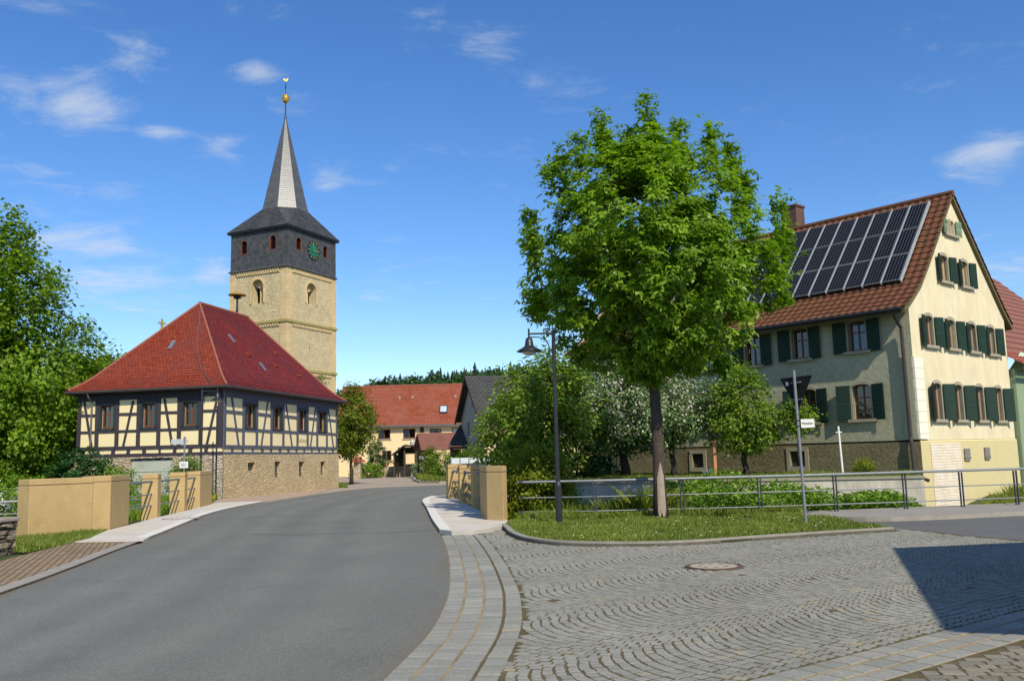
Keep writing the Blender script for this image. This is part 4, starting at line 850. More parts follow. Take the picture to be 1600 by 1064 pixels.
mb = MB(); mb.wall(lambda a, z, d: (a, fl - d, z), [(0, -1), (gw, -1), (gw, 6.1), (3.7, 10), (0, 6.1)]); mb.face([(gw, 0, -1), (gw, fl, -1), (gw, fl, 6.1), (gw, 0, 6.1)]); mb.build('rear_wall', facadem, RH)
mb = MB(); mb.wall(FX(0, -.05), rect(-.05, -1, gw + .0, 1.75), [], .1); mb.face([(-.05, -.05, 1.75), (gw, -.05, 1.75), (gw, 0, 1.79), (0, 0, 1.79)]); mb.build('plinth', plinthm, RH)
mb = MB(); mb.wall(FY(-.05, 0), rect(-.05, -1, fl, 1.75), [rect(3.8, 1.05, 4.35, 1.55), rect(7.9, 1.05, 8.4, 1.55)], .15); mb.build('plinth', plinthr, RH)['label'] = 'dark roughcast plinth of the garden side'
for a0, a1 in ((3.8, 4.35), (7.9, 8.4)):
    mb = MB()
    for q_ in ((a0 - .13, .9, a0, 1.68), (a1, .9, a1 + .13, 1.68), (a0, 1.55, a1, 1.68), (a0, .9, a1, 1.05)): mb.fbox(fyr, q_[0], q_[1], -.08, q_[2], q_[3], .05)
    cw = mb.build('cellar_window', stonetrim, RH); MB().fbox(fyr, a0, 1.05, .04, a1, 1.55, .07).build('cellar_shutter', darkwood, cw)

# quoin strip, bricked-up doorway, wall hatches
MB().box(-.07, -.07, 1.82, .5, .01, 4.3).build('quoin', quoinm, RH); MB().box(-.07, .011, 1.82, .01, .4, 4.3).build('quoin', facadem, RH)['label'] = 'grey quoin round the corner'
MB().fbox(FX(0, -.05), .55, -1, -.03, 2.65, 1.68, .02).build('bricked_up_doorway', doorbrk, RH)
for q_ in ((2.9, 1.12, 3.3, 1.5), (4.48, 1.12, 4.86, 1.52)):
    mb = MB()
    for k in range(3): mb.fbox(FX(0, -.05), q_[0] + k * .135, q_[1], -.05, q_[0] + k * .135 + .13, q_[3], -.015)
    mb.fbox(FX(0, -.05), q_[0] - .03, q_[1] + .08, -.065, q_[2] + .03, q_[1] + .11, -.05); mb.build('wall_hatch', M('weathered_hatch', (.2, .19, .17), (.26, .24, .21), 3, .85), RH)
def shut(Fn, hinge, z0, z1, w_, openang, side, mat=shutter, name='shutter'):
    """one shutter leaf hinged at a=hinge, swung to lie beside the opening; openang degrees off the wall"""
    s_ = -1 if side == 'L' else 1; ca, sa = cos(radians(openang)), sin(radians(openang)); mb = MB()
    def P(u, z, d): return Fn(hinge + s_ * (u * ca) + s_ * d * sa * 0, z, -.035 - u * sa - d)
    mb.hexa([P(0, z0, 0), P(w_, z0, 0), P(w_, z0, .035), P(0, z0, .035), P(0, z1, 0), P(w_, z1, 0), P(w_, z1, .035), P(0, z1, .035)])
    for k in range(2):
        za, zb = z0 + .07 + k * (z1 - z0) / 2, z0 + (k + 1) * (z1 - z0) / 2 - .04
        for zz in np.arange(za, zb, .055): mb.hexa([P(.05, zz, .035), P(w_ - .05, zz, .035), P(w_ - .05, zz, .047), P(.05, zz, .047), P(.05, zz + .03, .035), P(w_ - .05, zz + .03, .035), P(w_ - .05, zz + .03, .04), P(.05, zz + .03, .04)])
    return mb.build(name, mat, RH)
def rwin(Fn, q_, shw, fm=woodbr, angs=(8, 8), curt=None, sill=True, smat=shutter, sides='LR', nx=2):
    a0, z0, a1, z1 = q_
    fr = MB()
    for r_ in ((a0 - .09, z0, a0, z1 - .09), (a1, z0, a1 + .09, z1 - .09)): fr.fbox(Fn, r_[0], r_[1], -.02, r_[2], r_[3], .1)
    hp = seg(q_)[2:]; ho = [(p[0] + (.09 if k == 0 else -.09 if k == len(hp) - 1 else 0), p[1] + (.11 if 0 < k < len(hp) - 1 else .06)) for k, p in enumerate(hp)]
    for k in range(len(hp) - 1): fr.hexa([Fn(*hp[k], .1), Fn(*hp[k + 1], .1), Fn(*ho[k + 1], .1), Fn(*ho[k], .1), Fn(*hp[k], -.02), Fn(*hp[k + 1], -.02), Fn(*ho[k + 1], -.02), Fn(*ho[k], -.02)])
    fr.build('window_surround', stonetrim, RH)
    window(RH, Fn, a0, z0, a1, z1, .14, fm, nx, 2, .05, curt, (.16, .09, .1, stonetrim) if sill else None)
    w_ = shw
    if 'L' in sides: shut(Fn, a0 - .06, z0 - .04, z1 - .02, w_, angs[0], 'L', smat)
    if 'R' in sides: shut(Fn, a1 + .06, z0 - .04, z1 - .02, w_, angs[1], 'R', smat)
cur = (curtain, [(0, .45), (.6, 1)])
for q_ in gw3: rwin(fxr, q_, .4, angs=(12, 14), curt=cur)
for i, q_ in enumerate(gw2): rwin(fxr, q_, .4, angs=(20, 30), curt=cur, sides='LR' if i == 3 else 'LR')
for q_ in gw4: rwin(fxr, q_, .33, woodlt, (14, 16), nx=3)
window(RH, fxr, *gw5[0], .12, woodlt, 1, 2, .04); window(RH, fxr, *gw5[1], .12, woodlt, 1, 2, .04)
MB().fbox(fxr, 3.0, 8.5, -.1, 4.0, 8.59, .1).build('sill', stonetrim, RH)
MB().fbox(fxr, 3.44, 8.6, -.03, 3.54, 9.12, .1).build('mullion', stonetrim, RH)
shut(fxr, 3.12, 8.56, 9.08, .3, 10, 'L', shutlight); shut(fxr, 3.88, 8.56, 9.08, .3, 10, 'R', shutlight)
for i, q_ in enumerate(fu): rwin(fyr, q_, .42, angs=(5, 5), curt=(curtblue, [(0, 1)]) if i == 0 else (M('dim_curtain', (.1, .09, .08), None), [(0, .9)]))
for i, q_ in enumerate(fl_): rwin(fyr, q_, .42, angs=(12, 16), curt=(M('dim_curtain', (.1, .09, .08), None), [(.3, 1)]))
# roof
yo0, yo1 = -.14, fl + .3
Lp = [(-.5, 5.76), (.1, 6.14), (.75, 6.64), (1.5, 7.46), (3.7, 10.03)]; Rp = [(7.85, 5.85), (7.2, 6.42), (3.7, 10.03)]
mb = MB(); nt_ = int((yo1 - yo0) / .26) * 4
mb.courses(polyc([(x, yo0, z) for x, z in Lp]), polyc([(x, yo1, z) for x, z in Lp]), 20, .03, nt_, .045)
mb.courses(polyc([(x, yo0, z) for x, z in Rp]), polyc([(x, yo1, z) for x, z in Rp]), 18, .03, nt_, .045)
rr = mb.build('roof', tilebr, RH)
MB().tube([(3.7, yo0, 10.03), (3.7, yo1, 10.03)], .11, 8).build('ridge_tiles', tilebr, rr)
mb = MB()
for P_ in (Lp, Rp):
    for i in range(len(P_) - 1):
        (x0, z0), (x1, z1) = P_[i], P_[i + 1]
        mb.hexa([(x0, yo0 + .03, z0 - .16), (x1, yo0 + .03, z1 - .16), (x1, yo1 - .03, z1 - .16), (x0, yo1 - .03, z0 - .16), (x0, yo0 + .03, z0 - .02), (x1, yo0 + .03, z1 - .02), (x1, yo1 - .03, z1 - .02), (x0, yo1 - .03, z0 - .02)])
mb.build('roof_boards', M('greenish_soffit', (.12, .1, .05), (.16, .13, .07), 3, .85), rr)
mb = MB(); mb.tube([(-.56, yo0 + .1, 5.72), (-.56, yo1 - .1, 5.72)], .07, 8); mb.build('gutter', blackm, RH)
MB().tube([(-.52, .25, 5.68), (-.4, .25, 5.5), (-.14, .22, 5.2), (-.12, .22, 4.9), (-.12, .2, 1.9), (-.16, .18, 1.75), (-.16, .15, .75), (-.16, -.25, .6)], .055, 8).build('downpipe', M('dark_brown_pipe', (.045, .035, .03), (.06, .05, .04), 4, .5, coord='Object'), RH)
mb = MB(); mb.box(3.72, 5.75, 9.7, 4.32, 6.4, 11.02); mb.box(3.68, 5.71, 10.96, 4.36, 6.44, 11.04); mb.build('chimney', chimm, rr)
# solar array
s0, s1 = Vector((.80, 0, 6.74)), Vector((3.40, 0, 9.72)); dvec = (s1 - s0) / 3; nvec = Vector((-dvec.z, 0, dvec.x)).normalized()
for c in range(15):
    for r in range(3):
        ya, yb = .53 + c * .64, .53 + c * .64 + .595; p = s0 + dvec * (r + .015) + nvec * .1; q_ = s0 + dvec * (r + .985) + nvec * .1
        mb = MB(); V3 = lambda v, y: (v.x, y, v.z)
        mb.hexa([V3(p, ya), V3(p, yb), V3(q_, yb), V3(q_, ya), V3(p + nvec * .04, ya), V3(p + nvec * .04, yb), V3(q_ + nvec * .04, yb), V3(q_ + nvec * .04, ya)], 1)
        i_ = dvec.normalized() * .02; pn, qn = p + nvec * .043 + i_, q_ + nvec * .043 - i_
        mb.face([V3(pn, ya + .02), V3(pn, yb - .02), V3(qn, yb - .02), V3(qn, ya + .02)], 0)
        mb.build('solar_panel', [solar, steel], rr)
mb = MB()
for c in range(16): y = .505 + c * .64; mb.bar(V3(s0 + nvec * .1 - dvec * .02, y), V3(s1 + nvec * .1 + dvec * .02, y), .035, .1, upv=tuple(nvec))
mb.build('mounting_rail', M('white_rail', (.42, .43, .44), None, 5, .4, coord='Object'), rr)

# retaining wall
RW = MB(); a, b, c = (11.9, 26.45), (2.9, 28.55), (1.0, 28.6)
for p, q_ in ((b, a), (c, b)):
    RW.hexa([(*p, -1), (*q_, -1), (q_[0] + .05, q_[1] + .25, -1), (p[0] + .05, p[1] + .25, -1), (*p, .68), (*q_, .68), (q_[0] + .05, q_[1] + .25, .68), (p[0] + .05, p[1] + .25, .68)])
rw = thing('retaining_wall', 'stained pale concrete retaining wall below the farmhouse garden', 'wall'); RW.build('wall', wallconc, rw)
RW = MB()
for p, q_ in ((b, a), (c, b)):
    RW.hexa([(p[0], p[1] - .04, .684), (q_[0], q_[1] - .04, .684), (q_[0] + .05, q_[1] + .29, .684), (p[0] + .05, p[1] + .29, .684), (p[0], p[1] - .04, .76), (q_[0], q_[1] - .04, .76), (q_[0] + .05, q_[1] + .29, .76), (p[0] + .05, p[1] + .29, .76)])
RW.build('coping', M('dirty_coping', (.3, .26, .2), (.36, .32, .25), 3, .9), rw)

# ------------------------------------------------------------------ neighbour on the far right (mint green barn), barn roof
GN = thing('green_barn', 'mint green building with red-brown tiled roof beside the cream farmhouse', 'barn', (18.2, 32.6, 0), 48.7)
mb = MB(); mb.wall(fx, [(-.4, -1), (6, -1), (6, 4.6), (1.0, 5.0), (-.4, 4.2)], [rect(1.3, 3.6, 2.4, 4.5)], .2); mb.wall(fy, rect(0, -1, 9, 4.2)); mb.build('wall', greenpl, GN)
MB().box(-.75, -.35, -1, .1, -.0, 4.25).build('buttress', greenpld, GN)
mb = MB(); mb.courses(polyc([(-1.1, .2, 4.9), (-1.1, 5.4, 10.1)]), polyc([(14, .2, 4.9), (14, 5.4, 10.1)]), 17, .035, 180, .04); mb.build('roof', tilebr2, GN)
mb = MB(); mb.courses(polyc([(-.9, -.7, 4.35), (-.9, .5, 5.1)]), polyc([(8, -.7, 4.35), (8, .5, 5.1)]), 4, .035, 100, .04); mb.build('porch_roof', tileor, GN)
MB().bar((-.9, -.75, 4.25), (8, -.75, 4.25), .1, .12).build('gutter', zinc, GN)

# building outside the frame that throws the shadow over the cobbles
BA = atan2(.34, .94); OB = thing('neighbour_house', 'plastered house just outside the right of the photo, casting the dark shadow on the cobbles', 'house', (0, 0, 0))
A0, B0_ = np.array([8.12, 9.77]), np.array([5.81, 3.18]); ud = (A0 - B0_) / np.hypot(*(A0 - B0_)); rd = np.array([ud[1], -ud[0]])
def ob(u, r, z): p = B0_ + ud * u + rd * r; return (p[0], p[1], z)
LL = np.hypot(*(A0 - B0_)); mb = MB()
mb.hexa([ob(.45, .45, -.5), ob(LL - .3, .45, -.5), ob(LL - .3, 7.5, -.5), ob(.45, 7.5, -.5), ob(.45, .45, 4.95), ob(LL - .3, .45, 4.95), ob(LL - .3, 7.5, 4.95), ob(.45, 7.5, 4.95)]); mb.build('wall', yellowpl, OB)
mb = MB(); rz_ = 6.85
mb.courses(polyc([ob(LL, 0, 5), ob(LL, 4, rz_)]), polyc([ob(0, 0, 5), ob(1.8, 4, rz_)]), 12, .03); mb.courses(polyc([ob(LL, 8, 5), ob(LL, 4, rz_)]), polyc([ob(0, 8, 5), ob(1.8, 4, rz_)]), 12, .03)
mb.face([ob(0, 0, 5), ob(0, 8, 5), ob(1.8, 4, rz_)]); mb.face([ob(LL, 0, 5), ob(LL, 8, 5), ob(LL, 4, rz_)]); mb.face([ob(0, 0, 4.97), ob(LL, 0, 4.97), ob(LL, 8, 4.97), ob(0, 8, 4.97)]); mb.build('roof', tilebr2, OB)
mb = MB()
for u in (1.6, 4.2): mb.hexa([ob(u, .42, 1.2), ob(u + 1, .42, 1.2), ob(u + 1, .5, 1.2), ob(u, .5, 1.2), ob(u, .42, 2.5), ob(u + 1, .42, 2.5), ob(u + 1, .5, 2.5), ob(u, .5, 2.5)])
mb.build('window', glass, OB)

exec_marker = 'objects'
# ------------------------------------------------------------------ FAR BUILDINGS
YF = thing('yellow_farmhouse', 'long yellow farmhouse with orange tiled roof and skylight at the end of the yard', 'house', (-18.6, 95, 0), 89.2)
fw2 = 21.0; wz = [(4.2, 3.8, 5.5, 4.85), (6.85, 3.8, 8.15, 4.85), (8.6, 4.4, 9.05, 4.98), (9.65, 4.1, 10.9, 4.8), (12, 3.8, 13.3, 4.85), (4.6, 1.5, 5.6, 2.6), (1.5, 3.8, 2.8, 4.85), (16, 3.8, 17.3, 4.85)]
mb = MB(); mb.wall(fx, rect(0, -1, fw2, 5.3), [rect(*q_) for q_ in wz], .2); mb.wall(fy, [(0, -1), (9, -1), (9, 5.3), (4.5, 9.6), (0, 5.3)]); mb.wall(lambda a, z, d: (fw2 - d, a, z), [(0, -1), (9, -1), (9, 5.3), (4.5, 9.6), (0, 5.3)]); mb.face([(0, 9, -1), (fw2, 9, -1), (fw2, 9, 5.3), (0, 9, 5.3)]); mb.face([(0, 1.5, -1), (fw2, 1.5, -1), (fw2, 1.5, 5.3), (0, 1.5, 5.3)], 1); mb.build('wall', [yellowpl, darkwood], YF)  # dark inner sheet stands in for unlit rooms behind the windows, not planking
for q_ in wz:
    w_ = window(YF, fx, *q_, .08, woodbr, 2 if q_[2] - q_[0] > .8 else 1, 1, .09, (curtain, [(0, .5)]))
    MB().fbox(fx, q_[0] - .1, q_[1] - .1, -.08, q_[2] + .1, q_[1], .05).build('sill', stonetrim, w_)
mb = MB(); mb.courses(polyc([(-.3, -.5, 5.2), (-.3, 4.5, 9.7)]), polyc([(fw2 + .3, -.5, 5.2), (fw2 + .3, 4.5, 9.7)]), 17, .05); mb.courses(polyc([(-.3, 9.5, 5.2), (-.3, 4.5, 9.7)]), polyc([(fw2 + .3, 9.5, 5.2), (fw2 + .3, 4.5, 9.7)]), 17, .05)
yr = mb.build('roof', tileor, YF); MB().tube([(-.3, 4.5, 9.75), (fw2 + .3, 4.5, 9.75)], .14, 6).build('ridge_tiles', ridgem, yr)
MB().box(-.3, -.62, 5.05, fw2 + .3, -.5, 5.2).build('gutter', zinc, YF)
def slope_box(mb, x0, x1, t0, t1, up_=.12, mi=0):
    y0_, y1_ = -.5 + 5 * t0, -.5 + 5 * t1; z0_, z1_ = 5.2 + 4.5 * t0, 5.2 + 4.5 * t1
    mb.hexa([(x0, y0_, z0_), (x1, y0_, z0_), (x1, y1_, z1_), (x0, y1_, z1_), (x0, y0_ - up_, z0_ + up_), (x1, y0_ - up_, z0_ + up_), (x1, y1_ - up_, z1_ + up_), (x0, y1_ - up_, z1_ + up_)], mi)
mb = MB(); slope_box(mb, 10.65, 11.5, .26, .44, .12); sk = mb.build('skylight', darksteel, yr); mb = MB(); slope_box(mb, 10.75, 11.4, .28, .42, .135); mb.build('skylight_glass', M('pale_glass', (.55, .62, .68), None, 3, .15, coord='Object'), sk)
[MB().box(x - .1, 2.8, 8.1, x + .1, 3.0, 8.5).build('vent_pipe', stonetrim, yr) for x in (6.2, 7.6, 12.3)]

GH = thing('grey_house', 'grey gabled house with dark tiled roof and beige long side behind the bushes', 'house', (-2.06, 60, 0), 78)
gwid = 9.6; mb = MB(); mb.wall(fy, [(0, -1), (gwid, -1), (gwid, 4.6), (gwid / 2, 7.3), (0, 4.6)], [rect(4.2, 5.2, 4.75, 6.3), rect(5.9, 3.2, 6.9, 4.2)], .2); mb.build('gable_wall', greypl, GH)
mb = MB(); mb.wall(fx, rect(0, -1, 12, 4.6), [rect(1.5, 2.9, 2.7, 4.1), rect(5, 2.9, 6.2, 4.1)], .2); mb.face([(0, gwid, -1), (12, gwid, -1), (12, gwid, 4.6), (0, gwid, 4.6)]); mb.face([(12, 0, -1), (12, gwid, -1), (12, gwid, 4.6), (12, 0, 4.6)]); mb.build('side_wall', yellowpl, GH)
window(GH, fy, 4.2, 5.2, 4.75, 6.3, .1, darkwood, 1, 1); window(GH, fy, 5.9, 3.2, 6.9, 4.2, .1, woodbr)
for a in (1.5, 5): window(GH, fx, a, 2.9, a + 1.2, 4.1, .1, whitef, 2, 1, .07, (curtain, [(0, 1)])); MB().fbox(fx, a + 1.25, 2.9, -.05, a + 1.8, 4.1, -.01).fbox(fx, a - .6, 2.9, -.05, a - .05, 4.1, -.01).build('shutter', terr, GH)
mb = MB(); mb.courses(polyc([(-.4, -.5, 4.35), (-.4, gwid / 2, 7.5)]), polyc([(12.4, -.5, 4.35), (12.4, gwid / 2, 7.5)]), 16, .04); mb.courses(polyc([(-.4, gwid + .5, 4.35), (-.4, gwid / 2, 7.5)]), polyc([(12.4, gwid + .5, 4.35), (12.4, gwid / 2, 7.5)]), 16, .04)
gr = mb.build('roof', tilegr, GH); MB().box(4.9, 5.2, 6.8, 5.5, 5.8, 8.2).build('chimney', chimm, gr)
mb = MB()
for y0_, y1_ in ((-.5, gwid / 2), (gwid + .5, gwid / 2)): mb.bar((-.42, y0_, 4.3), (-.42, y1_, 7.42), .1, .22)
mb.build('bargeboard', darkwood, gr)

# lean-to barn, gabled shed, open carport between them
LB = thing('lean_to_barn', 'low barn with brown-grey sloping tiled roof attached beside the grey gable', 'barn', (-4.9, 66, 0), 78)
mb = MB(); mb.courses(polyc([(0, 0, 2.5), (1.5, 3.6, 4.2)]), polyc([(5.5, 0, 2.5), (7, 3.6, 4.2)]), 10, .04); mb.build('roof', tilegr, LB)
mb = MB(); mb.box(1.6, 3.3, -1, 5, 3.5, 3.9); [mb.box(x, .1, -1, x + .18, .28, 2.45) for x in (.2, 2.6, 5)]; mb.box(.1, .1, 2.3, 5.3, .28, 2.46); mb.build('timber_frame', darkwood, LB)
GS = thing('gabled_shed', 'small open shed with dark gable and brown tiled roof in front of the yellow farmhouse', 'shed', (-7.65, 76, 0), 72)
mb = MB(); mb.courses(polyc([(-.3, -.3, 2.35), (-.3, 1.4, 3.85)]), polyc([(3.4, -.3, 2.35), (3.4, 1.4, 3.85)]), 9, .04); mb.courses(polyc([(-.3, 3.1, 2.35), (-.3, 1.4, 3.85)]), polyc([(3.4, 3.1, 2.35), (3.4, 1.4, 3.85)]), 10, .04); mb.build('roof', tilebr2, GS)
mb = MB(); mb.wall(fy, [(0, 2.1), (2.8, 2.1), (2.8, 2.5), (1.4, 3.7), (0, 2.5)]); [mb.box(x, y, -1, x + .15, y + .15, 2.4) for x in (0, 3.1) for y in (0, 2.6)]; mb.box(3.1, 0, -1, 3.2, 2.8, 2.4); mb.build('timber_frame', darkwood, GS)
CP = thing('carport', 'dark open carport with shallow roof and pale side panel before the yellow farmhouse', 'shed', (-10.35, 84, 0), 88)
mb = MB(); mb.hexa([(-1.1, -.4, 2.0), (0, -.4, 2.85), (0, 4, 3.0), (-1.1, 4, 2.1), (-1.1, -.4, 2.12), (0, -.4, 2.95), (0, 4, 3.1), (-1.1, 4, 2.22)]); mb.box(0, -.4, 2.83, 2.6, 4, 2.95); mb.build('roof', darkwood, CP)
mb = MB(); [mb.box(x, 0, -1, x + .15, .15, 2.84) for x in (0, 1.1, 2.4)]; mb.box(-.9, 3.8, -1, 2.5, 3.95, 2.8); mb.box(-.95, 0, -1, -.85, 3.9, 2.1); mb.build('timber_frame', darkwood, CP)
MB().box(.16, .3, 1.2, 1.05, .36, 2.2).build('panel', yellowpl, CP); MB().box(1.3, .5, .9, 2.35, .56, 1.9).build('pale_window', M('pale_blue_board', (.4, .5, .55), None, 3, .5), CP)

WS = thing('white_shed', 'weathered white board shed wall behind the left parapet under the linden', 'shed', (-20.4, 34, 0), 84)
mb = MB(); [mb.box(i * .2, 0, -1, i * .2 + .19, .04, 1.15 + .12 * sin(i * 2.1)) for i in range(6)]; mb.box(0, .05, -1, 1.2, 2.5, .9); mb.build('boards', whitef, WS)
LBd = thing('cottage', 'low yellow cottage with orange-red roof glimpsed behind the linden at far left', 'house', (-34, 66, 0), 88)
MB().box(0, 0, -1, 14, 6, 3.1).build('wall', yellowpl, LBd); mb = MB(); mb.courses(polyc([(-.3, -.4, 3.0), (-.3, 3, 5.6)]), polyc([(14.3, -.4, 3.0), (14.3, 3, 5.6)]), 12, .04); mb.courses(polyc([(-.3, 6.4, 3.0), (-.3, 3, 5.6)]), polyc([(14.3, 6.4, 3.0), (14.3, 3, 5.6)]), 12, .04); mb.build('roof', tileor, LBd)
window(LBd, FX(0, -.05), 4, 1.2, 5, 2.2, -.02, whitef); window(LBd, FX(0, -.05), 8, 1.2, 9, 2.2, -.02, whitef)
WB = thing('white_house', 'white house with dark roof far behind the linden and the half-timbered house', 'house', (-44, 92, 0), 90)
MB().box(0, 0, 0, 12, 7, 7.2).build('wall', whitef, WB); mb = MB(); mb.courses(polyc([(-.4, -.5, 7.1), (-.4, 3.5, 9.6)]), polyc([(12.4, -.5, 7.1), (12.4, 3.5, 9.6)]), 12, .04); mb.courses(polyc([(-.4, 7.5, 7.1), (-.4, 3.5, 9.6)]), polyc([(12.4, 7.5, 7.1), (12.4, 3.5, 9.6)]), 12, .04); mb.build('roof', tilegr, WB)
CAR = thing('parked_car', 'red car parked behind the left corner of the half-timbered house', 'car', (-24.6, 51, 0), 80)
body = [(0, .35), (0, .8), (.2, .95), (1.0, 1.0), (1.5, 1.42), (2.9, 1.45), (3.5, 1.02), (4.0, .9), (4.1, .6), (4.1, .35)]
mb = MB(); n = len(body); mb.add([(x, .05, z) for x, z in body] + [(x, 1.65, z) for x, z in body], [tuple(range(n)), tuple(range(n, 2 * n))[::-1]] + [(i, (i + 1) % n, n + (i + 1) % n, n + i) for i in range(n)]); mb.build('body', redpaint, CAR, bevel=.06)
MB().box(1.35, .03, 1.03, 3.1, 1.67, 1.36).build('windows', glass, CAR)
for x in (.8, 3.3):
    for y in (.08, 1.62): o = MB().lathe([(.3, -.09), (.32, 0), (.3, .09)], 16).build('wheel', rubber, CAR, loc=(x, y, .32)); o.rotation_euler = (pi / 2, 0, 0)

# ------------------------------------------------------------------ BRIDGE PARAPETS
def pillar(name, poly, z1, label, group=None, zb=-.4, cap=.14):
    c = np.mean(poly, axis=0); t = thing(name, label, 'parapet', (c[0], c[1], .08), group=group); P = [(p[0] - c[0], p[1] - c[1]) for p in poly]
    MB().prism(P, zb, z1 - .08 - cap - .012).build('shaft', parm, t, bevel=.012)
    MB().prism([(x * .985, y * .985) for x, y in P], z1 - .1 - cap - .02, z1 - .08 - cap + .01).build('joint', M('dark_joint', (.12, .08, .035), None), t)
    MB().prism(P, z1 - .08 - cap, z1 - .08).build('cap', parm, t, bevel=.012); return t
GL = 'sandstone-coloured parapet pillars left of the road'; GR = 'sandstone-coloured parapet pillars right of the road'
P0, P1, P2_, P3_ = np.array((-11.25, 20.98)), np.array((-10.45, 22.42)), np.array((-10.19, 22.82)), np.array((-10.44, 24.5))
n_ = np.array([-(P1 - P0)[1], (P1 - P0)[0]]); n_ = n_ / np.hypot(*n_) * .45
pillar('parapet_wall', [tuple(P0), tuple(P1), tuple(P1 + n_), tuple(P0 + n_)], 1.37, 'long flat yellow parapet wing wall with grass at its foot, left foreground', zb=-.6)
d_ = (P1 - P0) / np.hypot(*(P1 - P0)) * .012
pillar('parapet_pillar', [tuple(P1 + d_), tuple(P2_), tuple(P3_), (-10.95, 24.35), tuple(P1 + n_ + d_)], 1.39, 'broad parapet block beside the wing wall where the left railing starts', GL, zb=-.5)
def q4(x, y, w_, l, lean=-.14):   # roadside near corner, width to the left, length along the road
    d = np.array([lean, 1.0]); d /= np.hypot(*d); nl = np.array([-d[1], d[0]]); c = np.array([x, y]); return [tuple(c), tuple(c + nl * w_), tuple(c + nl * w_ + d * l), tuple(c + d * l)]
LPs = [(-10.9, 27.6, .46, .42), (-11.3, 30.95, .5, .42), (-11.63, 33.4, .5, 2.3)]
for (x, y, ww, l), lb in zip(LPs, ('slim left pillar nearest the parapet block, first one past it', 'slim left pillar in the middle between the two stretches of railing', 'longest left pillar, the last before the half-timbered house')):
    pillar('parapet_pillar', q4(x, y, ww, l), 1.37, lb, GL)
RPd = [(-1.32, 27.9, -.5, .55), (-1.93, 31.3, -.5, .5), (-2.6, 34.95, -.5, 1.0)]
for (x, y, ww, l), lb in zip(RPd, ('right pillar in mottled tree shade, second from the near block', 'slim sunlit right pillar, third from the near block', 'farthest sunlit right pillar where the road bends')):
    pillar('parapet_pillar', q4(x, y, ww, l, -.16), 1.38, lb, GR)
pillar('parapet_pillar', [(-.72, 22.42), (-.31, 22.02), (-.22, 22.3), (-.5, 24.1), (-.95, 24.0)], 1.39, 'nearest right parapet block, dappled with leaf shade beside the lamp', GR)
def rail_bars(pa, pb, zs, name, label, group, flange=True):
    t = thing(name, label, 'railing', (*pa, 0), group=group); pa, pb = Vector((*pa, 0)), Vector((*pb, 0)); d = pb - pa
    for i, z in enumerate(zs):
        mb = MB(); r = .034 if i == 0 else .02; mb.tube([(0, 0, z), (d.x, d.y, z)], r, 8)
        if flange:
            u = d.normalized(); mb.tube([(d.x - u.x * .012, d.y - u.y * .012, z), (d.x, d.y, z)], r * 1.9, 8)
        mb.build('rail', steel, t)
    return t
gl = 'steel railings between the left pillars'; gr_ = 'steel railings between the right pillars'
cen = lambda x, y, ww: (x - ww * .38, y)
rail_bars((-10.66, 24.4), cen(*LPs[0][:3]), (1.14, .76, .42), 'bridge_railing', 'left bridge railing between the broad block and the first slim pillar', gl)
rail_bars((-11.1, 28.0), cen(*LPs[1][:3]), (1.14, .76, .42), 'bridge_railing', 'left bridge railing between the two slim pillars', gl)
rail_bars((-11.5, 31.35), cen(*LPs[2][:3]), (1.14, .76, .42), 'bridge_railing', 'left bridge railing before the longest pillar', gl)
cr_ = lambda x, y: (x + .2, y)
rail_bars((-.62, 24.0), cr_(*RPd[0][:2]), (1.12, .74, .38), 'bridge_railing', 'right bridge railing beside the nearest block, in shade', gr_)
rail_bars((-1.2, 28.4), cr_(*RPd[1][:2]), (1.12, .74, .38), 'bridge_railing', 'right bridge railing before the third pillar', gr_)
rail_bars((-1.82, 31.8), cr_(*RPd[2][:2]), (1.12, .74, .38), 'bridge_railing', 'right bridge railing before the farthest pillar', gr_)

# long railing right
def fence(name, pts, zs, posts, label, mat=steel, pm=darksteel, h=.98):
    t = thing(name, label, 'railing')
    for i, z in enumerate(zs): MB().tube([(x, y, z) for x, y in pts], .032 if i == 0 else .014, 8).build('rail', mat, t)
    for x, y in posts:
        mb = MB()
        for dx in (-.035, .035): mb.box(x + dx - .011, y - .028, -.05, x + dx + .011, y + .028, h - .04)
        mb.build('post', pm, t)
    return t
fpts = [(.05, 22.3), (1.91, 21.95), (4.01, 21.93), (5.89, 21.97), (7.78, 22.15), (9.58, 22.4), (11.1, 22.65), (12.61, 22.92), (15.5, 23.5), (20, 24.4)]
fence('verge_railing', fpts, (.98, .60, .26), fpts[1:], 'long three-bar steel railing behind the maple in front of the farmhouse')
lf = [(-11.1, 21.7), (-12.0, 21.2), (-14, 20.6), (-18, 20)]
fence('stream_railing', lf, (.86, .58, .33, .1), [(-11.62, 21.4), (-14, 20.6)], 'galvanised railing joining the left parapet wing wall by the dry-stone wall', steel, steel, .9)
fence('meadow_railing', [(-14.8, 34.5), (-13.2, 33.4), (-12.3, 30), (-11.9, 25)], (.36, -.02, -.2), [(-13.2, 33.4), (-12.3, 30)], 'low galvanised railing seen in the meadow behind the left pillars', steel, steel, .36)
# dry-stone wall
t = thing('dry_stone_wall', 'weathered dry-stone wall stub with flat coping at the left edge', 'wall', (-9.82, 17.3, -.06))
mb = MB()
for k in range(6):
    z = -.1 + k * .13
    x = 0
    while x > -6: l = rnd.uniform(.25, .5); e = rnd.uniform(0, .05); mb.box(x - l + .015, e - .02, z, x - .0 - (e if x == 0 else 0), .5, z + .12); x -= l
mb.build('stones', drystone, t, bevel=.02); mb = MB(); mb.box(-6, -.03, .67, .03, .5, .75); mb.build('coping', M('coping_stone', (.3, .26, .22), (.36, .31, .26), 4, .9, .02, 15), t, bevel=.02)
t.rotation_euler = (0, 0, radians(-10))

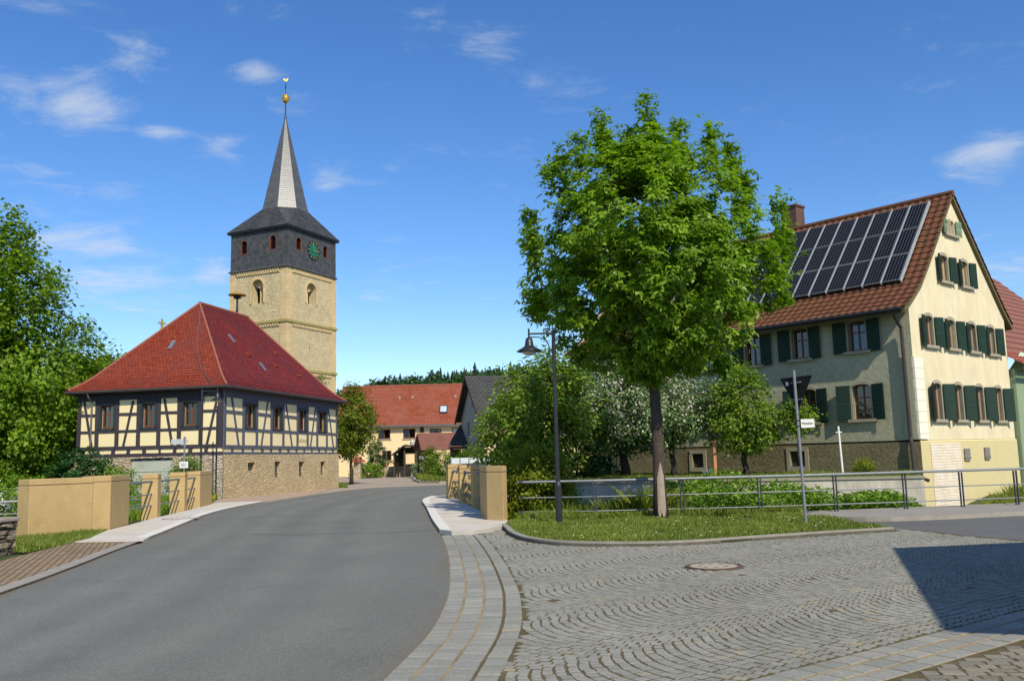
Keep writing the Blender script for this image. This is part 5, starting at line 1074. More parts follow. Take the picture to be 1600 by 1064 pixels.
# ------------------------------------------------------------------ LAMPS, SIGNS, POSTS
def street_lamp(x, y, h, arm, label, z0=0):
    t = thing('street_lamp', label, 'street lamp', (x, y, z0), group='grey arm street lamps')
    MB().lathe([(.075, 0), (.075, .95), (.06, 1.0), (.05, 1.03), (.045, 2), (.042, h - .05), (.05, h - .04), (.05, h), (.0, h + .03)], 12).build('pole', lampm, t)
    s_ = 1 if arm > 0 else -1; mb = MB(); mb.tube([(0, 0, h - .06), (arm, 0, h - .06)], .022, 8); mb.tube([(arm, 0, h + .06), (arm, 0, h - .2)], .022, 8)
    P = [(s_ * .1, 0, h - .6)] + [(s_ * .1 + s_ * abs(arm) * .5 * (1 - cos(a)), 0, h - .42 + .28 * sin(a)) for a in np.linspace(0, pi / 2, 8)] + [(arm, 0, h - .135)]
    mb.tube(P, .015, 6); mb.build('arm', lampm, t)
    hd = MB().lathe([(.03, -.14), (.075, -.17), (.095, -.28), (.105, -.34), (.16, -.38), (.285, -.45), (.29, -.47), (.18, -.46)], 24, (arm, 0, h)).build('lamp_head', lampm, t, smooth=True)
    MB().lathe([(.17, -.46), (.155, -.51), (.09, -.55), (.0, -.565)], 20, (arm, 0, h)).build('lamp_glass', lampglass, hd, smooth=True); return t
street_lamp(.95, 20.38, 4.45, -.56, 'tall dark grey street lamp on the grass verge beside the maple')
la = at(316, 609, 38.2); l = street_lamp(la[0], 38.2, la[2], .66, 'grey street lamp in front of the half-timbered house corner')
t = thing('slim_pole', 'plain slim grey pole at the corner of the half-timbered house', 'pole', (at(337, 779, 40.6)[0], 40.6, 0)); z_ = at(338.8, 634, 40.6)[2]
MB().lathe([(.055, 0), (.055, .3), (.04, .4), (.035, z_)], 10).build('shaft', lampm, t); MB().box(-.02, -.06, z_ - .6, .02, .06, z_ - .5).build('bracket', lampm, t)
LF = at(645, 742, 88); t = thing('lantern_post', 'old-style lantern post in front of the carport', 'street lamp', (LF[0], 88, 0)); zt = at(645, 686, 88)[2]
MB().lathe([(.1, 0), (.1, .4), (.05, .5), (.045, zt - .95)], 10).build('pole', lampm, t); MB().lathe([(.14, zt - .95), (.24, zt - .3), (.26, zt - .28), (.05, zt)], 6).build('lantern', lampglass, t)

# give-way sign seen from behind
t = thing('give_way_sign', 'triangular road sign seen from behind on a leaning pole with a small street name plate', 'road sign', (*G(1259.5, 820, .05), .03)); t.rotation_euler = (0, radians(-.8), 0)
MB().lathe([(.032, -.1), (.032, 3.23), (.0, 3.24)], 10).build('pole', steel, t)
rz = radians(-56); TR = Matrix.Rotation(rz, 3, 'Z')
def rounded(tr, r=.05, n=5):
    o_ = []; m_ = len(tr)
    for i in range(m_):
        a, b, c = Vector(tr[i - 1]), Vector(tr[i]), Vector(tr[(i + 1) % m_]); p, q_ = b + (a - b).normalized() * r, b + (c - b).normalized() * r
        for k in range(n + 1): u = k / n; o_.append(tuple(p * (1 - u) ** 2 + b * 2 * u * (1 - u) + q_ * u * u))
    return o_
rr_ = rounded([(-.42, 3.1), (.42, 3.1), (0, 2.38)]); mb = MB(); n = len(rr_); W_ = lambda x, d, z: tuple(TR @ Vector((x, d, z)))
mb.add([W_(x, .045, z) for x, z in rr_] + [W_(x, .055, z) for x, z in rr_], [tuple(range(n)), tuple(range(n, 2 * n))[::-1]] + [(i, (i + 1) % n, n + (i + 1) % n, n + i) for i in range(n)]); mb.build('sign_plate', signback, t)
def inner_tri(s_, d, mat, nm):
    P_ = [((x) * s_, 2.86 + (z - 2.86) * s_) for x, z in rr_]; MB().face([W_(x, d, z) for x, z in P_]).build(nm, mat, t)
for z in (2.62, 2.98): MB().bar(W_(-.13, .04, z), W_(.13, .04, z), .03, .03).build('bracket', steel, t)
inner_tri(.98, .0575, M('sign_red', (.6, .02, .02), None, 4, .4, coord='Object'), 'red_border'); inner_tri(.68, .06, whitesign, 'white_centre')
MB().face([W_(x, .043, z) for x, z in ((-.27, 2.93), (-.2, 2.93), (-.2, 3.01), (-.27, 3.01))]).build('sticker', whitesign, t)
t['label'] = 'triangular give-way sign seen from behind on a slightly leaning pole with street name plate'
MB().box(.05, -.05, 2.02, .33, -.038, 2.2).build('name_plate', whitesign, t)
text_mesh('lettering', 'Mittelstr.', .068, blackm, t, (.19, -.054, 2.11), (pi / 2, 0, 0), .002)
for z in (2.05, 2.17): MB().tube([(0, 0, z), (0, 0, z + .02)], .042, 8).build('clamp', blackm, t)
# left direction sign
t = thing('direction_sign', 'grey pole with finger sign seen from behind and small white plaque, behind the left pillars', 'road sign', (-12.82, 35, 0))
MB().lathe([(.035, -.5), (.035, 2.62), (.045, 2.63), (.045, 2.7), (0, 2.72)], 10).build('pole', steel, t)
MB().box(-.52, -.012, 2.42, -.04, .012, 2.62).box(.04, -.02, 2.46, .12, .02, 2.6).build('finger_board', M('aluminium', (.5, .52, .52), None, 4, .5, coord='Object'), t)
MB().box(-.16, -.05, 1.5, .17, -.038, 1.75).build('plaque', whitesign, t); text_mesh('lettering', '321', .15, blackm, t, (0, -.053, 1.62), (pi / 2, 0, 0), .002)
# garden posts
p0 = at(1317, 740, 27.6); t = thing('clothes_post', 'white slim post with small crossbar standing in the garden', 'post', (p0[0], 27.6, .78)); t.rotation_euler = (0, radians(-1.5), 0)
MB().lathe([(.035, -.1), (.03, 1.5)], 10).build('shaft', whitef, t); MB().bar((-.1, 0, 1.32), (.1, 0, 1.32), .025, .025).build('crossbar', whitef, t)
p0 = at(1118, 738, 28.5); t = thing('wooden_stake', 'orange-brown wooden stake with flat top in the garden', 'stake', (p0[0], 28.5, .78))
MB().box(-.045, -.045, -.1, .045, .045, 1.1).build('stake', terr, t); MB().box(-.1, -.06, 1.1, .1, .06, 1.15).build('top_board', terr, t)
# white door leaf & green board in garden behind blossoms
p0 = at(945, 738, 31.5); t = thing('garden_screen', 'pale green board screen between shrubs behind the railing', 'screen', (p0[0], 31.5, .78))
MB().box(-.32, 0, -.1, .25, .05, .75).build('board', greenpl, t); MB().box(.3, -.02, -.1, .36, .04, 1.3).box(.42, .1, -.1, .46, .14, 1.25).build('post', whitef, t)
# mesh fence beyond right pillars
t = thing('white_fence', 'pale translucent panel fence behind the far right pillars', 'fence', (-2.75, 38.5, 0), 62)
MB().box(0, 0, -.6, 5.2, .03, 1.62).build('panel', M('pale_panel', (.55, .6, .62), (.6, .66, .68), 2, .5, fine=.1), t); mb = MB()
for i in range(13): mb.box(i * .42, -.03, -.6, i * .42 + .03, -.002, 1.6)
mb.build('batten', zinc, t); MB().bar((0, -.05, 1.35), (5.2, -.05, 1.42), .03, .04).build('cross_rail', darksteel, t)
# manholes
for (x, y), rr2, lb, inner_m in (((2.74, 12.85), .39, 'round manhole cover with rusty ring in the middle of the cobbles', M('manhole_concrete', (.36, .32, .24), (.42, .37, .28), 8, .9, .004, 50, 'Object')), (G(282, 808.5, .085), .52, 'flat manhole cover in the left bridge pavement', concm)):
    z = .0 if y < 20 else .052; t = thing('manhole_cover', lb, 'manhole', (x, y, z))
    MB().lathe([(rr2, 0), (rr2, .022), (rr2 * .86, .024), (rr2 * .85, .018)], 32).build('ring', iron if y < 20 else kerbm, t); MB().lathe([(rr2 * .84, .0), (rr2 * .84, .021), (.0, .026)], 32).build('cover', inner_m, t)
    mb = MB()
    for k in range(8): a = k * pi / 4; mb.box(rr2 * .5 * cos(a) - .03, rr2 * .5 * sin(a) - .015, .02, rr2 * .5 * cos(a) + .03, rr2 * .5 * sin(a) + .015, .0265)
    mb.build('holes', iron, t)

# ------------------------------------------------------------------ PLANTS
def leaf_cloud(name, C, size, mat, parent=None, kind='simple', nrm_up=.5, seed=1, tintbias=None, outward=None, droop=.3):
    """one small folded leaf blade per centre"""
    R = np.random.default_rng(seed); n = len(C)
    if kind == 'maple':   # five lobes as three kites
        T_ = np.array([(0, 0, 0), (-.5, .35, -.14), (-.12, .6, .02), (0, 1.0, -.16), (.12, .6, .02), (.5, .35, -.14), (.0, .3, .04), (-.42, -.08, -.1), (.42, -.08, -.1)]); Fq = np.array([(0, 7, 1, 6), (6, 1, 2, 2), (6, 2, 3, 4), (6, 4, 5, 5), (0, 6, 5, 8)])
        Fq = np.array([(0, 7, 1, 6), (6, 2, 3, 4), (0, 6, 5, 8)])
    elif kind == 'blade': T_ = np.array([(-.05, 0, 0), (.05, 0, 0), (.03, .6, .05), (-.03, .6, .05)]); Fq = np.array([(0, 1, 2, 3)])
    else: T_ = np.array([(0, 0, 0), (-.33, .45, .09), (0, 1, 0), (.33, .45, .09)]); Fq = np.array([(0, 1, 2, 3)])
    nr = R.normal(0, 1, (n, 3)); nr /= np.linalg.norm(nr, axis=1)[:, None]; nr = nr * .75 + np.array([0, 0, nrm_up])
    if outward is not None: nr += outward * .55
    nr /= np.linalg.norm(nr, axis=1)[:, None]
    d = R.normal(0, 1, (n, 3)); d[:, 2] -= droop * 2
    if outward is not None: d += outward
    d -= nr * (d * nr).sum(1)[:, None]; d /= np.linalg.norm(d, axis=1)[:, None] + 1e-9; s_ = np.cross(d, nr)
    sz = size * R.uniform(.65, 1.3, n)
    V = C[:, None] + (s_[:, None] * T_[None, :, :1] + d[:, None] * T_[None, :, 1:2] + nr[:, None] * T_[None, :, 2:3]) * sz[:, None, None]
    Fc = (np.arange(n)[:, None, None] * len(T_) + Fq[None]).reshape(-1, 4)
    tint = R.random(n) * .9 + R.random(n) * .1 if tintbias is None else tintbias
    return npmesh(name, V.reshape(-1, 3), Fc, mat, np.repeat(tint, len(T_)), parent)
def skeleton(tips, nodes0, par0, seg=.3, wob=.05, upb=.35, seed=1, alpha=.55):
    R = np.random.default_rng(seed); P = [np.array(p, float) for p in nodes0]; par = list(par0); pl2 = [0.0] * len(P)
    for i in range(1, len(P)): pl2[i] = pl2[par[i]] + np.linalg.norm(P[i] - P[par[i]])
    root = P[-1]; order = np.argsort(np.linalg.norm(tips - P[len(P) // 2], axis=1)); ends = []
    for ti in order:
        t = tips[ti]; A = np.array(P); D = t - A; L = np.linalg.norm(D, axis=1) + 1e-6
        cost = L + alpha * np.array(pl2) * .5 - upb * D[:, 2] * 0 + np.where(D[:, 2] < -.1, 1.5 * -D[:, 2], 0)
        i = int(np.argmin(cost)); n = max(1, int(L[i] / seg)); prev = i; a = P[i]
        for k in range(1, n + 1):
            u = k / n; p = a + (t - a) * u + np.array([0, 0, -.12 * L[i] * (u - u * u) * 1.2]) + (R.normal(0, wob, 3) * L[i] * .3 if k < n else 0)
            P.append(p); par.append(prev); pl2.append(pl2[prev] + L[i] / n); prev = len(P) - 1
        ends.append(prev)
    return np.array(P), par, ends
def branch_mesh(name, P, par, r_tip, mat, parent, base_r, trunk_n, expo=2.3, minr=.004, sides=6):
    n = len(P); r = np.zeros(n); child = [0] * n; acc = np.zeros(n)
    for i in range(n - 1, 0, -1):
        if acc[i] == 0: acc[i] = r_tip ** expo
        acc[par[i]] += acc[i]
    r = acc ** (1 / expo); s_ = base_r / max(r[0], 1e-6)
    r = np.maximum(r * (s_ ** np.clip((r - r_tip) / max(r[0] - r_tip, 1e-6), 0, 1) ** .5), minr)
    V, Fc = [], []
    for i in range(1, n):
        if r[i] < minr * 1.01 and rnd.random() < .0: continue
        a, b = P[par[i]], P[i]; d = b - a; L = np.linalg.norm(d)
        if L < 1e-5: continue
        d = d / L; u = np.cross(d, (0, 0, 1) if abs(d[2]) < .9 else (1, 0, 0)); u /= np.linalg.norm(u); w_ = np.cross(d, u); k0 = len(V); ra = min(r[par[i]], r[i] * 1.35)
        sd = sides if r[i] > .03 else 4
        for (c, rr3) in ((a - d * ra * .3, ra), (b, r[i])):
            for k in range(sd): an = 2 * pi * k / sd; V.append(c + (u * cos(an) + w_ * sin(an)) * rr3)
        for k in range(sd): Fc.append((k0 + k, k0 + (k + 1) % sd, k0 + sd + (k + 1) % sd, k0 + sd + k))
    return npmesh(name, np.array(V), np.array(Fc), mat, None, parent, smooth=True)
def trunk_mesh(parent, P, R_, mat, flare=1.35):
    pts = [tuple(p) for p in P]; rs = list(R_); rs[0] *= flare
    mb = MB(); mb.tube(pts, rs, 12); o = mb.build('trunk', mat, parent, smooth=True); return o
def tree(label, base, tips, nodes0, nleaf, lsize, lmat, bmat, spread=.22, base_r=.12, name='deciduous_tree', kind='simple', seed=3, cat='tree', group=None, twig=True, rt=.006, core=None, droop=.3, up=.6):
    t = thing(name, label, cat, tuple(base), group=group); R = np.random.default_rng(seed); b = np.array(base)
    par0 = [-1] + list(range(len(nodes0) - 1)); N0 = np.array(nodes0, float) - b
    P, par, ends = skeleton(tips - b, N0, par0, seed=seed)
    rs = np.linspace(base_r, base_r * .62, len(N0)); trunk_mesh(t, N0, rs, bmat)
    branch_mesh('limbs', P, par, rt, bmat, t, base_r * .8, len(N0))
    # leaves along the outer twigs
    isleafnode = np.zeros(len(P), bool); 
    for e in ends:
        k = e
        for _ in range(3):
            if k < len(N0): break
            isleafnode[k] = True; k = par[k]
    LN = P[isleafnode]; per = R.poisson(nleaf / len(LN) * np.clip(R.lognormal(0, .5, len(LN)), .2, 3)); C = np.repeat(LN, per, axis=0) + R.normal(0, 1, (per.sum(), 3)) * np.array([spread, spread, spread * .75])
    cen = (tips - b).mean(0); outw = C - cen; outw /= np.linalg.norm(outw, axis=1)[:, None] + 1e-6
    cl = np.repeat(R.random(len(LN)), per); tint = np.clip(.45 * cl + .55 * R.random(len(C)), 0, 1)
    if lmat is L_blos: tint = np.where(R.random(len(C)) < .38 * np.clip(outw[:, 2] + .9, .2, 1), .97, tint * .85)
    leaf_cloud('crown', C, lsize, lmat, t, kind, up, seed, tint, outw, droop)
    return t
def profile_tips(cx, cy, prof, n, seed, ry=1.0, shell=.5):
    """tips inside a crown of revolution: prof = [(z, r)], denser near the surface"""
    R = np.random.default_rng(seed); zs, rs = zip(*prof); A = []
    zmin, zmax = min(zs), max(zs); o = np.argsort(zs); zs, rs = np.array(zs)[o], np.array(rs)[o]; rm = rs.max()
    while len(A) < n:
        z = R.uniform(zmin, zmax); r = np.interp(z, zs, rs)
        if R.random() > (r / rm) ** 1.2 + .04: continue
        a = R.uniform(0, 2 * pi); u = R.random() ** shell; lump = 1 + .13 * sin(3 * a + z * 1.3 + seed) + .09 * sin(5 * a - z * 2.1)
        A.append((cx + r * u * lump * cos(a), cy + r * u * lump * ry * sin(a), z))
    return np.array(A)

# the maple
b0 = np.array([*G(1033, 813, .05), .05])
mp = lambda px, py, dy=0: at(px, py, 22.1 + dy)
prof = [(3.4, .5), (3.8, 1.3), (4.3, 2.0), (4.9, 2.5), (5.7, 2.8), (6.6, 2.75), (7.4, 2.4), (8.1, 1.85), (8.7, 1.3), (9.1, .5)]
tips = profile_tips(b0[0], b0[1], prof, 640, 5)
extra = []
for px, py0, py1, dy in ((1012, 150, 215, 0), (941, 182, 240, -.5), (1060, 198, 250, .4), (1110, 196, 260, -.4), (1143, 230, 290, .3), (1165, 275, 320, 0), (1215, 305, 370, -.2), (985, 205, 250, .8), (880, 232, 300, .2), (905, 218, 270, -.8), (860, 255, 300, 0), (1225, 350, 400, .3), (830, 335, 380, 0), (838, 380, 430, .4), (835, 462, 490, .2), (1220, 430, 470, 0), (1205, 395, 440, -.5), (905, 545, 560, -.8), (1130, 560, 580, -.6), (1020, 585, 595, -1.0)):
    for u in np.linspace(0, 1, 5): extra.append(mp(px + 4 * (u - .5), py0 + (py1 - py0) * u, dy))
tips = np.vstack([tips, np.array(extra)])
nodes0 = [b0, b0 + (.0, 0, .8), b0 + (.01, 0, 1.6), b0 + (0, 0, 2.4), b0 + (-.02, 0, 3.1), b0 + (-.03, .0, 4.0), b0 + (.0, .02, 5.0), b0 + (-.05, .0, 6.2), b0 + (-.1, 0, 7.4)]
MT = tree('large leafy green maple on the grass verge in front of the farmhouse', b0, tips, nodes0, 34000, .17, L_maple, bark, .13, .15, 'maple_tree', 'maple', 5, droop=.3, up=1.15, rt=.008)
mb = MB()
for k in range(7):
    a0_, a1_ = radians(-118 + k * 9), radians(-118 + (k + 1) * 9); rr4 = .152
    mb.face([(rr4 * cos(a0_) * 1.25, rr4 * sin(a0_) * 1.25, .1), (rr4 * cos(a1_) * 1.25, rr4 * sin(a1_) * 1.25, .1), (rr4 * cos(a1_) * .98, rr4 * sin(a1_) * .98, 1.35 - .1 * abs(k - 3)), (rr4 * cos(a0_) * .98, rr4 * sin(a0_) * .98, 1.35 - .1 * abs(k - 3.5))])
mb.build('bark_scar', barkscar, MT)

# linden on the left
def simple_tree(label, x, y, z0, prof, n, nleaf, ls, lm, seed, base_r=.14, th=None, name='deciduous_tree', bm=barkd, spread=.25, cat='tree', group=None, ry=1, **k):
    tips = profile_tips(x, y, prof, n, seed, ry); zt = max(z for z, r in prof); zb = min(z for z, r in prof) if th is None else z0 + th
    base = np.array([x, y, z0]); nd = [base] + [base + (.03 * sin(i * 2), .03 * cos(i * 3), (zb - z0) * i / 3) for i in (1, 2, 3)] + [np.array([x, y, zb + (zt - zb) * u]) for u in (.2, .4, .6, .78)]
    return tree(label, base, tips, nd, nleaf, ls, lm, bm, spread, base_r, name, seed=seed, cat=cat, group=group, **k)
simple_tree('huge bright green linden at the left edge beside the half-timbered house', -26.1, 46, -.3, [(.2, 2.2), (1.5, 4.2), (3.5, 4.9), (5.5, 4.6), (7.5, 3.9), (10, 3.0), (12.5, 2.0), (14.2, 1.0), (15.1, .3)], 620, 48000, .25, L_linden, 21, .3, 2.0, 'linden_tree', spread=.36)
simple_tree('second linden behind the first, lower and nearer the red roof corner', -28.2, 58, -.3, [(1.5, 2), (3, 3.6), (5.5, 3.9), (7.6, 3.2), (9.4, 1.6), (10.2, .4)], 200, 12000, .28, L_linden, 22, .2, 2, 'linden_tree', spread=.4)
simple_tree('small street tree right of the half-timbered house', -11.35, 62.6, 0, [(2.0, .9), (2.8, 1.7), (4.2, 1.9), (5.3, 1.6), (6.2, .9), (6.9, .2)], 260, 11000, .17, L_street, 23, .12, 1.7, 'street_tree', spread=.22)
simple_tree('thin young tree beside the church tower behind the red roof', -15.2, 70, 0, [(5, .5), (6.5, .8), (7.8, .5), (8.6, .15)], 50, 1500, .16, L_street, 24, .08, 4, 'young_tree', spread=.16)
# right hand garden
simple_tree('dense green cherry tree left of the tall lamp, over the beige house', 1.2, 30, .2, [(1.0, .9), (1.7, 1.7), (2.9, 2.0), (3.8, 1.7), (4.5, 1.1), (5.1, .35)], 300, 15000, .13, L_bush, 31, .12, 1.0, 'cherry_tree', spread=.18)
simple_tree('green shrubby tree at left end of the garden, nearest the grey house', -.1, 33, 0, [(.4, 1.0), (1.5, 1.15), (2.6, 1.1), (3.4, .8), (4.0, .3)], 150, 9000, .13, L_bush, 32, .09, .6, 'hazel_tree', spread=.18)
simple_tree('white blossoming apple tree behind the maple trunk', 3.7, 30.6, .78, [(1.75, 1.2), (2.2, 2.1), (3.0, 2.35), (3.8, 2.0), (4.4, 1.2), (4.8, .3)], 300, 21000, .098, L_blos, 33, .16, 1.0, 'apple_tree', spread=.2)
simple_tree('white blossoming apple tree reaching in front of the farmhouse wall', 5.2, 29.8, .78, [(2.0, .6), (2.5, 1.35), (3.2, 1.55), (3.9, 1.15), (4.4, .4)], 170, 11000, .098, L_blos, 34, .1, 1.1, 'apple_tree', spread=.18)
simple_tree('small pear tree in front of the farmhouse side wall', 7.36, 29, .78, [(1.6, .5), (1.9, 1.0), (2.6, 1.3), (3.3, 1.1), (3.9, .75), (4.35, .25)], 190, 6500, .115, L_bush, 35, .1, .75, 'pear_tree', spread=.15)
simple_tree('low side branch of pear foliage over the ground-floor window', 8.9, 28.3, .78, [(2.1, .3), (2.4, .55), (2.9, .55), (3.2, .2)], 45, 1300, .11, L_bush, 36, .04, 1.0, 'young_tree', spread=.12)
def shrub(label, x, y, z0, w_, h, nleaf, ls, lm, seed, name='shrub', ry=.8, cat='shrub', group=None, n=120, spread=.12):
    prof = [(z0 + h * u, w_ * r) for u, r in ((.05, .75), (.25, .95), (.5, 1.0), (.75, .85), (.92, .5), (1.0, .15))]
    tips = profile_tips(x, y, prof, n, seed, ry); base = np.array([x, y, z0]); nd = [base, base + (.02, 0, h * .12), base + (0, .02, h * .3)]
    return tree(label, base, tips, nd, nleaf, ls, lm, barkd, spread, .04, name, seed=seed, cat=cat, group=group, rt=.004)
shrub('large yellow-green shrub behind the railing left of the lamp', .55, 23.35, -.3, 1.0, 2.2, 15000, .08, L_forsy, 41, n=330, spread=.1, ry=.7)
shrub('low green shrub filling the gap below the cherry tree', 1.0, 27.2, -.4, .9, 1.7, 6000, .085, L_bush, 42, n=200)
shrub('small round brown-green bush at the foot of the farmhouse wall', *at(1350, 735, 27.4)[:2], .8, .32, .5, 1600, .045, L_forsy, 43, n=60, spread=.06)
shrub('dark shrub under the blossoming apple tree', 2.6, 30.5, .75, .9, .9, 2500, .09, L_thuja, 44)
shrub('dark bush between linden and the half-timbered house', -19.6, 41, -.4, 1.6, 2.9, 9000, .12, L_thuja, 45, n=200)
shrub('light green shrub at the left edge above the railing', -17.2, 31, -.4, 1.7, 1.75, 7000, .1, L_linden, 46, n=150)
shrub('elder bush before the grey gate of the half-timbered house', -13.55, 37.6, -.4, .8, 2.3, 6000, .09, L_bush, 47, n=200)
shrub('ivy clump at the foot of the rubble wall behind the parapet', -18.0, 40.6, -.4, 1.35, 1.95, 6000, .1, L_ivy, 48, n=140)
shrub('clipped conical thuja before the yellow farmhouse', *at(588, 720, 86)[:2], 0, .8, 3.7, 5000, .12, L_thuja, 49, name='thuja', ry=1)
shrub('low rounded hedge before the yellow farmhouse', *at(572, 735, 84)[:2], 0, 1.7, 1.4, 5000, .12, L_bush, 50, name='hedge')
shrub('white flowering bush by the lantern post', *at(664, 735, 84)[:2], 0, 1.4, 1.6, 4500, .12, L_blos, 51)
shrub('dark green bush below the lean-to barn', *at(700, 735, 66)[:2], 0, 1.5, 2.3, 5000, .12, L_bush, 52)
shrub('climbing greenery on the barn posts', *at(742, 720, 55)[:2], 0, 1.1, 2.4, 6000, .12, L_bush, 53)
shrub('tall greenery between carport and gabled shed', *at(672, 720, 74)[:2], 0, .9, 2.6, 3000, .12, L_street, 54)
# agave-like plant
p0 = at(1108, 738, 28.4); t = thing('agave', 'spiky blue-green plant at the foot of the wooden stake', 'plant', (p0[0], 28.4, .78)); mb = MB()
for k in range(22):
    a = k * 2.4; e = radians(25 + 50 * rnd.random()); L = rnd.uniform(.28, .42); u = Vector((cos(a) * cos(e), sin(a) * cos(e), sin(e))); s_ = Vector((-sin(a), cos(a), 0)) * .03; mb.face([-s_, s_, u * L * .6 + s_ * .9 + Vector((0, 0, -.02)), u * L, u * L * .6 - s_ * .9 + Vector((0, 0, -.02))])
mb.build('leaves', M('agave_green', (.14, .25, .22), (.2, .32, .28), 5, .6, coord='Object'), t)

# ground cover: grass, brambles, meadow
def scatter(poly, n, seed):
    R = np.random.default_rng(seed); P = np.array(poly); lo, hi = P.min(0), P.max(0); o_ = []
    while sum(map(len, o_)) < n: q_ = R.uniform(lo, hi, (n, 2)); o_.append(q_[inpoly(q_, poly)])
    return np.vstack(o_)[:n]
def grass(name, poly, n, h, zf, mat, label, seed, wid=.012, tint_fn=None):
    R = np.random.default_rng(seed); C = scatter(poly, n, seed); n = len(C)
    pat = .5 + .5 * np.sin(C[:, 0] * 2.1 + np.sin(C[:, 1] * 1.7) * 2) * np.sin(C[:, 1] * 2.6); hh = h * R.uniform(.4, 1.3, n) * (.6 + .7 * pat); a = R.uniform(0, 2 * pi, n); lean = R.normal(0, .35, (n, 2)) * hh[:, None]
    z = zf(C[:, 0], C[:, 1]); w_ = wid * R.uniform(.7, 1.4, n); dx = np.stack([np.cos(a), np.sin(a)], 1) * w_[:, None]
    V = np.zeros((n, 4, 3)); V[:, 0, :2] = C - dx; V[:, 1, :2] = C + dx; V[:, 2, :2] = C + lean * .5 + dx * .8; V[:, 3, :2] = C + lean; V[:, 0, 2] = V[:, 1, 2] = z - .01; V[:, 2, 2] = z + hh * .62; V[:, 3, 2] = z + hh
    tint = np.clip(.55 * R.random(n) + .4 * pat, 0, .86); 
    if tint_fn is not None: tint = tint_fn(C, R, tint)
    Fc = np.arange(n * 4).reshape(n, 4); return tag(npmesh(name, V.reshape(-1, 3), Fc, mat, np.repeat(tint, 4)), label, 'grass', kind='stuff')
vpoly = [tuple(p) for p in offset_line(vk, -.14)] + [(7.1, 17.75), (6.95, 18.9), (7.1, 20.0), (6.6, 21.1), (6.8, 22.0), (5.1, 22.0), (0.15, 22.1), (-.1, 21.8)]
grass('grass', vpoly, 60000, .085, lambda x, y: .055 + 0 * x, L_grass, 'short grass on the verge round the maple', 61, .010)
grass('bank_grass', [(1.2, 22.4), (4.2, 22.4), (4.0, 25.5), (1.6, 25.5)], 14000, .62, lambda x, y: gz(x, y), L_grass, 'tall meadow grass behind the railing left of the maple', 77, .014)
grass('tall_grass', [(.1, 21.6), (6.8, 21.7), (6.8, 23.0), (.1, 23.6)], 22000, .2, lambda x, y: np.where(y < 22.2, .05, gz(x, y)), L_grass, 'taller grass along the railing', 62, .012)
grass('garden_grass', [(1.4, 28.9), (3.0, 28.85), (11.7, 26.75), (12.0, 27.2), (7, 32), (1, 33)], 26000, .12, lambda x, y: .78 + 0 * x, L_grass, 'bright garden grass above the retaining wall', 63, .014)
def dand(C, R, t): return np.where(R.random(len(C)) < .05, .97, t)
grass('meadow_grass', [(-24, 22), (-11.6, 22.3), (-11.6, 27), (-12.3, 36), (-13.6, 41.5), (-21, 43), (-30, 40)], 60000, .34, lambda x, y: gz(x, y), L_dand, 'meadow with yellow dandelions beyond the left railings', 64, .025, dand)
grass('weeds', [(-11.35, 20.9), (-10.15, 22.6), (-9.4, 20.0), (-9.4, 17.6), (-10.2, 17.8)], 7000, .11, lambda x, y: .0 + .03 + 0 * x, L_grass, 'grass tuft strip at the foot of the left parapet wing wall', 65, .012)
grass('weeds', [(-10.7, 55.6), (-10.2, 55.0), (-11.3, 60.5), (-13.2, 66), (-14.5, 66), (-12.4, 60)], 9000, .14, lambda x, y: 0 * x, L_grass, 'grass patch round the small street tree', 66, .03)
isl = [G(*p) for p in ((650, 748), (660, 754), (690, 754), (706, 753), (706, 744), (670, 744))]
sheet('island', isl, .1, soil, 'grass island soil', .12); strip_solid('island_kerb', [G(*p) for p in ((648, 746), (650, 751), (660, 754.3), (690, 754.6), (708, 754))], -.0, .22, -.05, .13, kerbm, 'stone kerb of the grass island')
grass('island_grass', isl, 14000, .3, lambda x, y: .1 + 0 * x, L_grass, 'grass on the island before the barn', 67, .03)
grass('wall_foot_weeds', [(12.0, 25.9), (17.5, 31.0), (17.8, 30.6), (12.6, 24.6)], 4000, .3, lambda x, y: gz(x, y), L_grass, 'weeds at the foot of the farmhouse gable', 68, .014)
grass('roadside_grass', [(-9.6, 17.0), (-9.3, 15.8), (-8.9, 13), (-8.4, 9), (-8, 4), (-15, 4), (-20, 10), (-20, 19), (-10, 17)], 26000, .12, lambda x, y: gz(x, y), L_grass, 'rough grass behind the brick pavement', 69, .02)
# brambles on the bank
R = np.random.default_rng(70); bp = [(.6, 22.7), (5.5, 22.45), (9.7, 23.1), (11.7, 23.9), (11.5, 26.2), (8, 27.0), (3, 28.2), (.8, 28.2)]
C2_ = scatter(bp, 46000, 71)
hmap = .3 + .55 * sstep(4.2, 5.5, C2_[:, 0]) * (1 - sstep(10.3, 11.7, C2_[:, 0])) * (.55 + .45 * np.sin(C2_[:, 0] * 2.1 + 1) * np.sin(C2_[:, 1] * 1.9)) + .22 * np.exp(-((C2_[:, 0] - 4.6) / .8) ** 2) + .5 * sstep(24.5, 27, C2_[:, 1]) * sstep(2.8, 4.6, C2_[:, 0]) * (1 - sstep(6.5, 10.5, C2_[:, 0]))
zz = gz(C2_[:, 0], C2_[:, 1]) + hmap * R.random(len(C2_)) ** .45 * 1.22
tag(leaf_cloud('brambles', np.column_stack([C2_, zz]), .115, L_ivy, None, 'simple', 1.0, 72, droop=.1), 'bright green brambles covering the bank behind the railing', 'brambles', kind='stuff')
